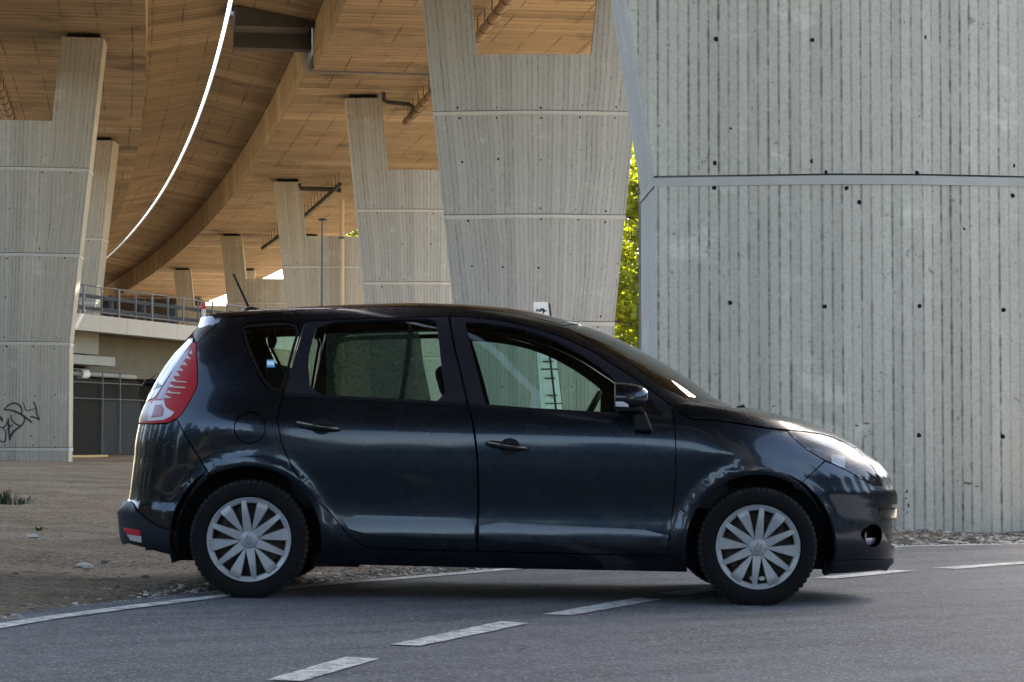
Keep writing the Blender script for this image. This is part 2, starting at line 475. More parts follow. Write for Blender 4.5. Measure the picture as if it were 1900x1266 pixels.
M['groove'] = simple("dirty_groove", (0.13, 0.12, 0.10), 0.95, var=0.5, scale=9)
M['weed'] = simple("weed_green", (0.025, 0.048, 0.016), 0.7, var=0.4, scale=20)
M['stone'] = simple("stone", (0.27, 0.245, 0.21), 0.9, var=0.5, scale=25)
M['stone_pale'] = simple("stone_pale", (0.42, 0.40, 0.35), 0.9, var=0.25, scale=20)
M['stone_dark'] = simple("stone_dark", (0.10, 0.09, 0.08), 0.9, var=0.4, scale=20)

# ------------------------------------------------------------------ pixel -> place (tracing aid: gives real positions on real surfaces)
SLOPE = 0.0148
CP, SP = math.cos(PITCH), math.sin(PITCH)
def ray(px, py):
    a, b = (px - 950.0) / F_PX, -(py - 633.0) / F_PX
    return np.array([a, CP - b * SP, SP + b * CP])
def gz(x, y=0.0):
    return -SLOPE * max(-32.0, min(32.0, x))
def ground(px, py):
    d = ray(px, py)
    t = -CAMH / (d[2] + SLOPE * d[0])
    return Vector((t * d[0], t * d[1], CAMH + t * d[2]))
def at_y(px, py, y):
    d = ray(px, py)
    t = y / d[1]
    return Vector((t * d[0], y, CAMH + t * d[2]))

# ------------------------------------------------------------------ road edge, ground
EDGE = [(-700, 1330), (-300, 1232), (0, 1165), (200, 1135), (400, 1110), (560, 1091), (700, 1079), (830, 1068), (960, 1057), (1200, 1040), (1450, 1026), (1660, 1016), (1900, 1011), (2500, 1003)]
def smooth_path(pts, n=8):
    out = []
    P = [pts[0]] + list(pts) + [pts[-1]]
    for i in range(1, len(P) - 2):
        for k in range(n):
            t = k / n
            a, b, c, d = (Vector(q) for q in P[i - 1:i + 3])
            out.append(0.5 * ((2 * b) + (c - a) * t + (2 * a - 5 * b + 4 * c - d) * t * t + (3 * b - a - 3 * c + d) * t ** 3))
    out.append(Vector(P[-2]))
    return out
edge_path = smooth_path([ground(*q) for q in EDGE], 10)

def ribbon(mb, path, wid, lift, mi=0, jit=0.0):
    L, Rr = [], []
    for i, p in enumerate(path):
        t = (path[min(i + 1, len(path) - 1)] - path[max(i - 1, 0)]); t.z = 0; t.normalize()
        nrm = Vector((-t.y, t.x, 0))
        a, b = p + nrm * (wid / 2 + random.uniform(-jit, jit)), p - nrm * (wid / 2 + random.uniform(-jit, jit))
        L.append((a.x, a.y, gz(a.x) + lift)); Rr.append((b.x, b.y, gz(b.x) + lift))
    n = len(L)
    mb.add(L + Rr, [(i, n + i, n + i + 1, i + 1) for i in range(n - 1)], mi)

# ground: one sheet to the horizon (denser near by, gently lumpy on the dirt side)
def edge_y(x):
    for a, b in zip(edge_path, edge_path[1:]):
        if a.x <= x <= b.x:
            return a.y + (b.y - a.y) * (x - a.x) / max(b.x - a.x, 1e-6)
    return edge_path[0].y + (x - edge_path[0].x) * 0.9 if x < edge_path[0].x else edge_path[-1].y + (x - edge_path[-1].x) * 0.05
from mathutils import noise as mnoise
def lump(x, y):
    d = y - (edge_y(x) + 0.35)
    k = max(0.0, min(1.0, d / 1.2))
    h = 0.05 * mnoise.noise(Vector((x * 0.5, y * 0.5, 0))) + 0.035 * mnoise.noise(Vector((x * 1.9, y * 1.3, 3))) + 0.018 * mnoise.noise(Vector((x * 5, y * 4, 9)))
    return k * (h + 0.02) - 0.012 * (1 - k)
xs = sorted(set([-1500, -700, -300, -150, -55, -60, -45] + [round(-32 + 0.5 * i, 3) for i in range(47)] + [round(-8.5 + 0.16 * i, 3) for i in range(110)] + [9.2, 10, 12, 14, 17, 20, 24, 28, 32, 45, 60, 90, 150, 300, 700, 1500]))
ys = sorted(set([-1500, -700, -300, -150, -80, -40, -20, -8, 0, 5] + [round(9 + 0.16 * i, 3) for i in range(95)] + [round(24.5 + 0.6 * i, 3) for i in range(70)] + [70, 76, 84, 92, 102, 115, 130, 150, 190, 260, 400, 700, 1500]))
vs = [(x, y, gz(x) + (lump(x, y) if -40 < x < 40 and 8 < y < 110 else -0.012)) for y in ys for x in xs]
nx = len(xs)
fs = [(j * nx + i, j * nx + i + 1, (j + 1) * nx + i + 1, (j + 1) * nx + i) for j in range(len(ys) - 1) for i in range(nx - 1)]
mb = MB(); mb.add(vs, fs)
gob = mb.build("ground", M['dirt'], smooth=True)
ga_ = gob.data.attributes.new("grit", 'FLOAT', 'POINT')
ga_.data.foreach_set("value", [max(0.0, min(1.0, 1.25 - (v[1] - (edge_y(v[0]) + .35)) / 0.9)) if -40 < v[0] < 40 and 8 < v[1] < 40 else 0.0 for v in vs])
tag(gob, "bare dusty brown dirt lying under the viaduct", "ground", kind="structure")

# road sheet in front of the edge line
mb = MB()
outer = []
for i, p in enumerate(edge_path):
    t = edge_path[min(i + 1, len(edge_path) - 1)] - edge_path[max(i - 1, 0)]
    nrm = Vector((-t.y, t.x, 0)).normalized()
    wob = 0.33 + 0.05 * mnoise.noise(Vector((p.x * 2.1, p.y * 2.1, 5))) + 0.03 * mnoise.noise(Vector((p.x * 9, p.y * 9, 1)))
    if p.x < -1.0: wob += 0.12
    outer.append(p + nrm * wob)
rows = 26
vs, fs = [], []
for i, p in enumerate(outer):
    q = Vector((p.x * 1.0 + (0 if p.x < 4 else (p.x - 4) * 0.0), -60.0, 0))
    for k in range(rows):
        f = (k / (rows - 1)) ** 1.6
        x, y = p.x + (q.x - p.x) * f, p.y + (q.y - p.y) * f
        vs.append((x, y, gz(x) + 0.004 + (0 if k else -0.02)))
for i in range(len(outer) - 1):
    for k in range(rows - 1):
        fs.append((i * rows + k, i * rows + k + 1, (i + 1) * rows + k + 1, (i + 1) * rows + k))
mb.add(vs, fs)
# asphalt running off to both sides
l, r_ = outer[0], outer[-1]
mb.add([(-60, -60, gz(-60) + .004), (l.x, -60, gz(l.x) + .004), (l.x, l.y, gz(l.x) + .004), (-60, l.y - 26, gz(-60) + .004)], [(0, 1, 2, 3)])
mb.add([(r_.x, -60, gz(r_.x) + .004), (60, -60, gz(60) + .004), (60, r_.y + 2, gz(60) + .004), (r_.x, r_.y, gz(r_.x) + .004)], [(0, 1, 2, 3)])
tag(mb.build("road", M['asphalt']), "worn dark grey asphalt road under the car", "road", kind="structure")

mb = MB()
ribbon(mb, edge_path, 0.115, 0.009, jit=0.005)
tag(mb.build("road_edge_line", M['line']), "worn white edge line curving along the asphalt", "marking", kind="structure")
dash_px = [(430, 1283), (600, 1243), (785, 1194), (915, 1166), (1060, 1140), (1180, 1118), (1262, 1104), (1375, 1092), (1545, 1070), (1665, 1062), (1770, 1053.5), (1930, 1043)]
dashes = [(0, 1), (2, 3), (4, 5), (6, 7), (8, 9), (10, 11)]
DASHQ = [[(494, 1266), (640, 1223), (705, 1226), (560, 1268)], [(725, 1200), (930, 1156), (982, 1160), (780, 1202)], [(1010, 1142.5), (1180, 1112), (1226, 1115), (1058, 1145)],
         [(1225, 1104), (1330, 1090), (1372, 1092), (1270, 1107)], [(1508, 1074.5), (1660, 1060), (1698, 1061.5), (1552, 1076)], [(1732, 1056), (1900, 1044), (1940, 1045.5), (1775, 1058)]]
mb = MB()
for qd in DASHQ:
    a, b, c, d = (ground(*q) for q in qd)
    n = 14
    Lp, Rp = [], []
    for k in range(n + 1):
        t = k / n
        l_, r2 = a.lerp(b, t), d.lerp(c, t)
        j1, j2 = random.uniform(-.006, .006), random.uniform(-.006, .006)
        Lp.append((l_.x + j1, l_.y, gz(l_.x) + 0.009)); Rp.append((r2.x + j2, r2.y, gz(r2.x) + 0.009))
    mb.add(Lp + Rp, [(i, n + 1 + i, n + 2 + i, i + 1) for i in range(n)])
tag(mb.build("road_centre_dashes", M['line']), "white dashed line crossing the asphalt in front of and under the car", "marking", kind="structure")

# ------------------------------------------------------------------ viaduct decks
def dx_at(D):
    return 0.5 - 0.147 * (D - 53) - 0.000527 * (D - 53) ** 2 + (0.011 * D * D if D < 0 else 0.0)
def heading(D):
    return math.atan(-0.147 - 2 * 0.000527 * (D - 53) + (0.022 * D if D < 0 else 0.0))
ZB = 12.5
def deck(name, off, d0, d1, label, half=6.495, box=4.0, shift=0.0):
    prof = [(-box - shift, ZB, 0), (box + shift, ZB, 2), (box + shift + 0.05, 13.85, 0), (half, 14.3, 1), (half, 14.44, 1), (-half, 14.44, 1), (-half, 14.3, 0), (-box - shift - .05, 13.85, 2)]
    n = len(prof)
    vacc = [0.0]
    for a, b in zip(prof, prof[1:]):
        vacc.append(vacc[-1] + math.hypot(b[0] - a[0], b[1] - a[1]))
    st, s, D = [], 0.0, d0
    ds = []
    while D < d1:
        ds.append(D); D += 2.0
    ds.append(d1)
    vs, fs, uvs, ms = [], [], [], []
    sacc, prev = [], None
    for D in ds:
        h = heading(D)
        c = Vector((dx_at(D), D, 0)) + Vector((math.cos(h), -math.sin(h), 0)) * off
        if prev is not None: s += (c - prev).length
        prev = c
        sacc.append(s)
        nr = Vector((math.cos(h), -math.sin(h), 0))
        for e, z, _ in prof:
            p = c + nr * e
            vs.append((p.x, p.y, z))
    mb = MB()
    for mi in (0, 1, 2):
        f2, u2 = [], []
        for i in range(len(ds) - 1):
            for j in range(n):
                if prof[j][2] != mi: continue
                j2 = (j + 1) % n
                va, vb = vacc[j], vacc[j] + math.hypot(prof[j2][0] - prof[j][0], prof[j2][1] - prof[j][1])
                f2.append((i * n + j, (i + 1) * n + j, (i + 1) * n + j2, i * n + j2))
                u2.append([(sacc[i], va), (sacc[i + 1], va), (sacc[i + 1], vb), (sacc[i], vb)])
        mb.add(vs, f2, mi, u2)
    mb.add([vs[j] for j in range(n)], [tuple(range(n))], 1, [[(q[0], q[1]) for q in prof]])
    mb.add([vs[(len(ds) - 1) * n + j] for j in range(n)], [tuple(range(n))[::-1]], 1, [[(q[0], q[1]) for q in prof][::-1]])
    o = mb.build(name, [M['soffit'], M['concrete'], M['web']])
    bm = bmesh.new(); bm.from_mesh(o.data); bmesh.ops.remove_doubles(bm, verts=bm.verts, dist=1e-4); bmesh.ops.recalc_face_normals(bm, faces=bm.faces); bm.to_mesh(o.data); bm.free()
    return tag(o, label, "viaduct deck", "curved viaduct decks overhead")
deck("viaduct_deck", 0.0, 72.35, 430, "right-hand viaduct deck beyond its crossing joint, carried by the farther forked piers", shift=0.12)
deck("viaduct_deck", 0.0, -55, 71.75, "nearer length of the right-hand viaduct deck, above the car and big pier", shift=-0.12)
deck("viaduct_deck", -13.12, -55, 430, "left-hand viaduct deck with a curving outer web over the graffiti pier")
mb = MB(); mb.box((-38.5, 186, 6.0), (26, 2, 12.7))  # wall added to close off light and darken the space under the decks
tag(mb.build("end_shade_wall", simple("end_shade_dark", (0.035, 0.03, 0.024), 0.95, var=0.4, scale=0.6)), "dark wall added to shade the space under the decks far behind the railing", "end_shade_wall")
mb = MB()  # out-of-view wall added to keep side light off the left deck's underside
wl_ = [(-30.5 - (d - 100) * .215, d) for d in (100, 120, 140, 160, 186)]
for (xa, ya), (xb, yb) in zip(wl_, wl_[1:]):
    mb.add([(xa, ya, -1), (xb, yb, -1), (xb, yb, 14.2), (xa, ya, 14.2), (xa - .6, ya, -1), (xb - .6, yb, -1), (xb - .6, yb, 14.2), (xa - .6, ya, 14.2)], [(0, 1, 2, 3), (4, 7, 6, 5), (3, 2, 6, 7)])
tag(mb.build("side_shade_wall", simple("side_shade_dark", (0.05, 0.045, 0.035), 0.95, var=0.4, scale=0.6)), "dark unseen wall added to shade the far end of the left-hand deck", "wall")
# crossing beam under the wing at the joint
h = heading(72)
mb = MB()
for (e0, e1, z0, z1, d0, d1) in [(-6.4, -3.95, 13.15, 14.4, -0.28, 0.28), (-3.9, 3.9, ZB + .06, ZB + .5, -0.32, 0.32), (-6.4, -4.1, 13.62, 14.2, -1.5, -0.285)]:
    for_c = Vector((dx_at(72) + (e0 + e1) / 2 * math.cos(h), 72 - (e0 + e1) / 2 * math.sin(h), (z0 + z1) / 2)) + Vector((math.sin(h), math.cos(h), 0)) * ((d0 + d1) / 2)
    mb.box(for_c, (e1 - e0, d1 - d0, z1 - z0), rz=-h)
tag(mb.build("joint_beam", simple("joint_concrete", (0.065, 0.06, 0.054), 0.9, var=0.4, scale=2)), "dark grey cross beam closing the joint of the right-hand deck", "beam")

# ------------------------------------------------------------------ piers
def half_w(z, flare):
    z -= CAMH
    if z < 2.75: return 1.88
    return 1.88 + (z - 2.75) * flare
def dface(e, w, bend):
    a = abs(e)
    return 0.0 if a < 0.45 else bend * (a - 0.45) / (w - 0.45)
PIERS = []
def pier(cx, D, rz, mat, label, flare=0.103, ztop=12.35, jz=(-0.25, 2.75, 5.27, 7.72), zbase=None, holes=True, depth=1.3, name="viaduct_pier", bend=0.22, extra_holes=None, wmul=1.0, raw=False, endmat='bare'):
    z0 = (gz(cx) - 0.3) if zbase is None else zbase
    root = empty(name, (cx, D, 0), (0, 0, rz))
    PIERS.append(root)
    tag(root, label, "pier", "forked concrete piers carrying the viaduct")
    notch = 9.05 + CAMH
    ni, nt_ = 1.34, 1.60
    js = [j + CAMH for j in jz]
    js = [j for j in js if j > z0 + 0.4]
    gw = .008
    lev = [(z0, 0.0)]
    for j in js:
        lev += [(j - .10, 0.0), (j - .098, .018), (j - gw - .002, .018), (j - gw, -.03), (j + gw, -.03), (j + gw + .002, .004)]
    lev.append((notch, 0.0))
    def ring(z, g, es=None):
        w = half_w(z, flare) * wmul
        pts = [(-w - g, bend), (-.45, -g), (.45, -g), (w + g, bend), (w + g, bend + depth), (.45, 2 * bend + depth + g), (-.45, 2 * bend + depth + g), (-w - g, bend + depth)]
        return [(a, b, z) for a, b in pts], w
    mb = MB()
    K = 2.1
    for (za, ga), (zb, gb) in zip(lev, lev[1:]):
        A, wa = ring(za, ga); B, wb = ring(zb, gb)
        for j in range(8):
            j2 = (j + 1) % 8
            end = j in (3, 7)
            def uu(q, ww): return (q[1] + 11.0) if end else (q[0] if raw else q[0] / ww * K)
            mb.add([A[j], A[j2], B[j2], B[j]], [(0, 1, 2, 3)], (2 if abs(ga - .018) < 1e-6 and abs(gb - .018) < 1e-6 else 3 if ga < 0 or gb < 0 else 1 if end else 0), [[(uu(A[j], wa), za), (uu(A[j2], wa), za), (uu(B[j2], wb), zb), (uu(B[j], wb), zb)]])
    T, wt = ring(notch, 0)
    mb.add(T, [tuple(range(8))], 0, [[(q[0], q[1]) for q in T]])
    hb = mb
    # two arms
    for sg in (-1, 1):
        mb = MB()
        zs = [notch - 0.004, (notch + ztop) / 2, ztop]
        def aring(z):
            w = half_w(z, flare) * wmul
            ei = ni + (nt_ - ni) * (z - notch) / (ztop - notch)
            di = dface(ei, w, bend)
            q = [(ei, di), (w, bend), (w, bend + depth), (ei, 2 * bend + depth - di)]
            return [(sg * a, b, z) for a, b in q], w
        for za, zb in zip(zs, zs[1:]):
            A, wa = aring(za); B, wb = aring(zb)
            for j in range(4):
                j2 = (j + 1) % 4
                end = j in (1, 3)
                def uu(q, ww): return (q[1] + 11.0 + 3 * j) if end else (q[0] if raw else q[0] / ww * K)
                f = (0, 1, 2, 3) if sg > 0 else (3, 2, 1, 0)
                uv = [(uu(A[j], wa), za), (uu(A[j2], wa), za), (uu(B[j2], wb), zb), (uu(B[j], wb), zb)]
                mb.add([A[j], A[j2], B[j2], B[j]], [f], 1 if j == 1 else 0, [uv if sg > 0 else uv[::-1]])
        A, wa = aring(ztop)
        mb.add(A, [(0, 1, 2, 3)], 0, [[(q[0], q[1]) for q in A]])
        mb.build("arm", [mat, M[endmat]], root)
        bb = MB()
        w = half_w(ztop, flare) * wmul
        bb.box((sg * (nt_ + w) / 2, bend + depth / 2, (ztop + ZB) / 2 + .003), (w - nt_ - .25, depth * .7, ZB - ztop - .006))
        bb.build("bearing", M['dark'], root)
    # tie holes left by the formwork: flat dark discs painting their shade
    def hole(e, z, r):
        w = half_w(z, flare) * wmul
        y = dface(e, w, bend) - 0.004
        vs = [(e, y - .001, z)] + [(e + r * random.uniform(.75, 1.2) * math.cos(a), y, z + r * random.uniform(.8, 1.25) * math.sin(a)) for a in [2 * math.pi * k / 9 for k in range(9)]]
        hb.add(vs, [(0, 1 + k, 1 + (k + 1) % 9) for k in range(9)], 4)
    if extra_holes:
        for e, z, r in extra_holes: hole(e, z, r)
    else:
        for zb in [j + CAMH + dz for j in (-.05, 2.75, 5.27, 7.72) for dz in (0.10, 1.28, -0.16)]:
            if zb < z0 + .5 or zb > notch - .3: continue
            w = half_w(zb, flare)
            for q in (-.74, -.38, .06, .47, .8):
                if random.random() < 0.12: continue
                hole(q * w + random.uniform(-.05, .05), zb + random.uniform(-.04, .04), random.uniform(.018, .03))
    hb.build("shaft", [mat, M[endmat], M['band'], M['groove'], M['dark']], root)
    return root

def hdg(D): return -heading(D) * 1.0
# nearest pier: tie holes where the photograph shows them
DN = 22.4
cxn = 3.62
xh = []
for px, py in [(1330, 72), (1505, 77), (1713, 71), (1877, 81), (1328, 302), (1505, 301), (1716, 300), (1885, 305), (1327, 348), (1568, 351), (1884, 361), (1532, 322), (1699, 323), (1356, 562), (1528, 570), (1704, 569), (1866, 575), (1440, 775), (1703, 808), (1864, 810), (1357, 238), (1790, 425), (1592, 377)]:
    p = at_y(px, py, DN + .08)
    xh.append((p.x - cxn, p.z, 0.024 if py != 238 and py != 425 else 0.013))
pier(cxn, DN, 0.03, M['concrete_near'], "nearest and largest pier, pale blue-grey, standing right behind the car's bonnet", flare=0.135, jz=(2.62,), zbase=-0.5, extra_holes=xh, depth=1.6, bend=0.26, wmul=1.16, raw=True)
near_pier = PIERS[-1]
def stain(mb, px, py, a, b, mi):
    p = at_y(px, py, DN + .05); e = p.x - cxn
    w_ = half_w(p.z, .135) * 1.16
    pts = []
    for k in range(11):
        t = 2 * math.pi * k / 11; q = random.uniform(.55, 1.25)
        pts.append((e + a * q * math.cos(t), p.z + b * q * math.sin(t)))
    mb.add([(x, dface(x, w_, .26) - .003, z) for x, z in pts], [tuple(range(11))], mi)
mb = MB()
for (px, py, a, b, mi) in [(1800, 897, .055, .016, 0), (1815, 903, .03, .010, 0), (1778, 893, .012, .008, 0), (1681, 912, .014, .022, 1), (1680, 925, .010, .012, 1), (1684, 938, .012, .022, 1), (1682, 950, .008, .014, 1), (1588, 790, .02, .012, 0), (1606, 786, .03, .014, 0), (1612, 800, .014, .008, 0)]:
    stain(mb, px, py, a, b, mi)
st_m = [simple("rust_stain", (.20, .15, .10), .9, var=.4, scale=30), simple("dark_stain", (.08, .07, .05), .9, var=.4, scale=30)]
for k_, f_ in enumerate(mb.f):
    m1 = MB(); m1.add([mb.v[q] for q in f_], [tuple(range(len(f_)))]); m1.build("stain", st_m[mb.m[k_]], near_pier)
pier(0.53, 53, 0.0, M['concrete'], "pale forked pier in the middle, with a low sign board leaning before it", depth=1.2)
pier(-2.82, 76, 0.10, M['concrete'], "forked pier half hidden behind the middle pier, black drain elbow at its top")
pier(-7.85, 101, 0.12, M['concrete_warm'], "distant forked pier with a tan downpipe on its face")
pier(-13.75, 128, 0.06, M['concrete_warm'], "small far forked pier just left of the tan downpipe pier, sky in its fork")
pier(-20.3, 154, 0.1, M['concrete_warm'], "far shaded pier seen over the railing, left of the sky gaps", jz=(2.75, 5.27, 7.72))
L1 = pier(-14.45, 64, 0.10, M['concrete_warm'], "big warm grey pier at the left edge, sprayed with graffiti near the ground", endmat='concrete_warm', depth=1.2)
pier(-18.15, 86.6, 0.0, M['concrete_warm'], "pier standing just behind the graffiti pier, beneath the left-hand deck", endmat='concrete_warm')
pier(-24.3, 112, 0.1, M['concrete_warm'], "dark pier in shade at the far end under the left-hand deck")
# piers behind the viewer (seen mirrored in the paintwork)
pier(8.2, -9, -0.1, M['concrete'], "pier standing behind the viewer, mirrored in the car's paint")
pier(-5.2, -14, -0.1, M['concrete'], "second pier behind the viewer, mirrored faintly in the car's rear door")

# graffiti on the left pier (black spray strokes)
def stroke(mb, pts_px, wpx):
    pts = [at_y(x, y, 64.0 + 0.0) for x, y in pts_px]
    P = smooth_path(pts, 8)
    wm = wpx / 2 * 64 / F_PX
    w_loc = half_w(1.5, 0.103)
    L, Rr = [], []
    n = len(P)
    for i, p in enumerate(P):
        t = (P[min(i + 1, n - 1)] - P[max(i - 1, 0)]).normalized()
        nr = Vector((-t.z, 0, t.x))
        k = wm * (0.75 + 0.35 * math.sin(3.1 * i / n))
        for S_, lst in ((1, L), (-1, Rr)):
            q = p + nr * k * S_
            e = q.x - (-14.45)
            lst.append((e, dface(e, w_loc, 0.22) - 0.008, q.z))
    mb.add(L + Rr, [(i, i + 1, n + i + 1, n + i) for i in range(n - 1)])
G = lambda x, y: (x / 9.046, 720 + y / 9.043)
mb = MB()
for pts, wpx in [([(65, 365), (150, 285), (250, 258), (330, 300), (360, 390), (345, 450)], 3.0), ([(65, 365), (200, 380), (340, 440), (450, 520), (530, 585)], 3.6),
                 ([(195, 450), (185, 510), (240, 590), (340, 635), (395, 570), (400, 500), (360, 450)], 2.8), ([(345, 640), (250, 710), (180, 800), (160, 880)], 4.0),
                 ([(135, 510), (140, 600), (150, 740), (160, 880)], 3.4), ([(195, 620), (150, 660), (130, 720)], 3.4), ([(-10, 655), (50, 665), (100, 620), (130, 550)], 2.6),
                 ([(50, 670), (95, 740), (90, 850), (70, 910), (-10, 880)], 2.6), ([(0, 480), (25, 520), (45, 560)], 4.4), ([(370, 225), (395, 290), (440, 380), (580, 345)], 1.8),
                 ([(550, 225), (590, 340), (605, 440), (650, 535)], 3.0), ([(495, 480), (570, 495), (650, 535)], 3.0)]:
    stroke(mb, [G(*q) for q in pts], wpx)
mb.build("graffiti", M['spray'], L1)

# ------------------------------------------------------------------ pipes under the decks
def deck_pt(off, e, D, z):
    h = heading(D)
    return Vector((dx_at(D) + (off + e) * math.cos(h), D - (off + e) * math.sin(h), z))
def hung_pipe(off, e, d0, d1, r, z, mat, label, ring=True):
    root = empty("drain_pipe", deck_pt(off, e, d0, z)); base = root.location.copy()
    tag(root, label, "drain pipe", "drain pipes hung under the decks")
    mb = MB(); mb.tube([deck_pt(off, e, d0 + (d1 - d0) * k / 14, z) - base for k in range(15)], r, 14)
    mb.build("pipe", mat, root, smooth=True, angle=40)
    D = d0 + .4
    rod = clip = None
    while D < d1:
        p = deck_pt(off, e, D, z) - base
        if rod is None:
            hb = MB(); hb.tube([(0, 0, r * .9), (0, 0, ZB + .05 - z)], 0.016, 6); rod = hb.build("hanger_rod", M['dpipe'], root)
            rb = MB(); rb.tube([(0, -.035, 0), (0, .035, 0)], r * 1.12, 14); clip = rb.build("pipe_clip", M['dpipe'], root)
            q1, q2 = rod, clip
        else:
            q1, q2 = rod.copy(), clip.copy(); COL.objects.link(q1); COL.objects.link(q2)
        q1.location = p; q2.location = p; q2.rotation_euler = (0, 0, -heading(D))
        D += 1.35
hung_pipe(0, -0.05, 24, 79, 0.13, ZB - .55, M['pipe'], "rust brown drain pipe hung above the middle pier's fork")
hung_pipe(0, -0.3, 98, 131, 0.10, ZB - .6, M['dpipe'], "thin black drain pipe running to the tan downpipe pier")
hung_pipe(-13.12, -0.5, 46, 110, 0.15, ZB - .75, M['pipe'], "ochre ringed drain pipe hung under the left-hand deck")
def elbow(pts, r, label):
    mb = MB(); mb.tube(pts, r, 10)
    tag(mb.build("drain_elbow", M['dpipe'], smooth=True, angle=50), label, "drain pipe")
elbow([at_y(712, 172, 75.6), at_y(712, 186, 75.6), at_y(720, 190, 75.6), at_y(760, 194, 75.6), at_y(766, 200, 75.7), at_y(764, 210, 75.9)], 0.07, "black drain elbow leaving the top of the half-hidden pier")
elbow([at_y(556, 341, 100.5), at_y(558, 350, 100.5), at_y(625, 352, 100.5), at_y(633, 355, 100.5)], 0.10, "black drain elbow at the top of the tan downpipe pier")
root = empty("downpipe", at_y(634, 560, 100.55)); b0 = Vector((root.location.x, 100.55, 0)); root.location = b0
tag(root, "tan downpipe running straight down the face of the distant pier", "downpipe")
mb = MB(); mb.tube([(0, 0, -.1), (0, 0, 11.5)], 0.105, 14); mb.build("pipe", M['tanpipe'], root, smooth=True, angle=40)
for z in (4.0, 6.6, 9.8):
    mb = MB(); mb.tube([(0, 0, z - .04), (0, 0, z + .04)], 0.125, 14); mb.build("clip", M['dpipe'], root)
# street lamp
lp = at_y(598, 560, 92); root = empty("street_lamp", (lp.x, 92, gz(lp.x)))
tag(root, "thin galvanised lamp post with a flat round head beside the tan downpipe", "street lamp")
mb = MB(); mb.tube([(0, 0, 0), (0, 0, 4), (0, 0, 8.9 + CAMH - gz(lp.x) - .05)], [.095, .08, .05], 12); mb.build("post", M['galv'], root, smooth=True, angle=50)
mb = MB(); mb.revolve([(0.0, .08), (.05, .08), (.19, .03), (.2, 0.0), (.16, -.02), (0, -.02)], 20, axis='z')
hd = mb.build("lamp_head", M['dpipe'], root, smooth=True, angle=40); hd.location = (0, 0, 8.9 + CAMH - gz(lp.x))

# ------------------------------------------------------------------ left ramp with railing, abutment_wall and gate
A = Vector((-17.9, 66.8, 0)); B = Vector((-8.9, 96.2, 0))
ax = (B - A).normalized(); back = Vector((-ax.y, ax.x, 0))
LEN = (B - A).length
ZT = 4.27 + CAMH
root = empty("road_ramp", (A.x, A.y, 0), (0, 0, math.atan2(ax.y, ax.x)))
tag(root, "low road ramp with a pale panelled edge behind the graffiti pier", "ramp")
mb = MB()
np_ = 15
for k in range(np_):
    mb.box((LEN * (k + .5) / np_, .12, ZT - .285), (LEN / np_ - .012, .24, .57))
mb.build("edge_fascia", M['fascia'], root)
mb = MB(); mb.box((LEN / 2, 3.7, ZT - .28), (LEN, 6.9, .4)); mb.build("slab", M['beamc'], root)
mb = MB(); mb.box((7.15, 1.35, 4.25), (14.3, .5, .78)); mb.build("bearing_beam", M['beamc'], root)
mb = MB(); mb.box((7.4, 1.15, 3.62), (14.8, .9, .32)); mb.build("ledge", M['ledgec'], root)
mb = MB(); mb.box((LEN / 2 + 7.2, 1.9, 3.86), (LEN - 14.4, .4, 1.5)); mb.build("abutment_wall", M['wallc'], root)
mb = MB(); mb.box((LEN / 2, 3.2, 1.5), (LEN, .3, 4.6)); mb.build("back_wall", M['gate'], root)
# railing
rl = empty("ramp_railing", (A.x, A.y, ZT), (0, 0, math.atan2(ax.y, ax.x)))
tag(rl, "grey steel railing along the top of the low ramp", "railing")
mb = MB(); mb.tube([(0, .06, 1.0), (LEN, .06, 1.0)], .028, 8); mb.tube([(0, .06, .12), (LEN, .06, .12)], .022, 8); mb.build("rail", M['galv'], rl)
x, k = .6, 0
while x < LEN:
    mb = MB(); mb.box((x, .06, .5), (.07 if k % 2 == 0 else .025, .06, 1.0)); mb.build("post" if k % 2 == 0 else "rod", M['galv'], rl)
    x += 1.32; k += 1
gr = empty("guardrail", (A.x, A.y, ZT), (0, 0, math.atan2(ax.y, ax.x)))
tag(gr, "dark steel guardrail with two heavy beams behind the ramp railing", "guardrail")
for z in (.28, .70):
    mb = MB(); mb.box((LEN / 2, .55, z), (LEN, .09, .13)); mb.box((LEN / 2, .49, z + .03), (LEN, .03, .05)); mb.build("beam", M['guard'], gr)
x = 1.4
while x < LEN:
    mb = MB(); mb.box((x, .68, .42), (.16, .14, .84)); mb.build("post", M['guard'], gr); x += 2.6
# red and white marker on the ramp
mk = at_y(378, 575, 87.6)
root = empty("marker_post", (mk.x, 87.6, ZT - .05)); tag(root, "small red and white marker post behind the ramp railing", "marker post")
mb = MB()
for k in range(4): mb.box((0, 0, .14 + .26 * k), (.16, .06, .259), k % 2)
mb.build("striped_plate", [M['white'], simple("marker_red", (0.5, 0.05, 0.04), 0.6)], root)
# gate below
gt = empty("sheet_gate", (A.x, A.y, 0), (0, 0, math.atan2(ax.y, ax.x)))
tag(gt, "dark grey sheet metal gate with thin frame bars below the ramp", "gate")
gz0 = .30
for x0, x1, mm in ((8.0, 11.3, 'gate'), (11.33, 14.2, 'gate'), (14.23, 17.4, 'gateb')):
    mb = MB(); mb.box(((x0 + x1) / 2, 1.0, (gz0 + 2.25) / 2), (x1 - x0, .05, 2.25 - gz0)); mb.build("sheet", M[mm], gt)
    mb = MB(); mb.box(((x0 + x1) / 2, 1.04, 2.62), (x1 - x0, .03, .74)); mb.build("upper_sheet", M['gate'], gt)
mb = MB()
for z in (3.3, 2.85, 2.28):
    mb.tube([(8, .9, z), (17.5, .9, z)], .02, 6)
for x in (11.2, 11.45, 14.25, 15.6): mb.tube([(x, .9, gz0), (x, .9, 3.3)], .022, 6)
mb.build("frame_bars", M['galv'], gt)
mb = MB(); mb.box((11.0, .78, gz0 - .09), (6.4, .3, .16)); mb.build("sill", M['ochre'], gt)
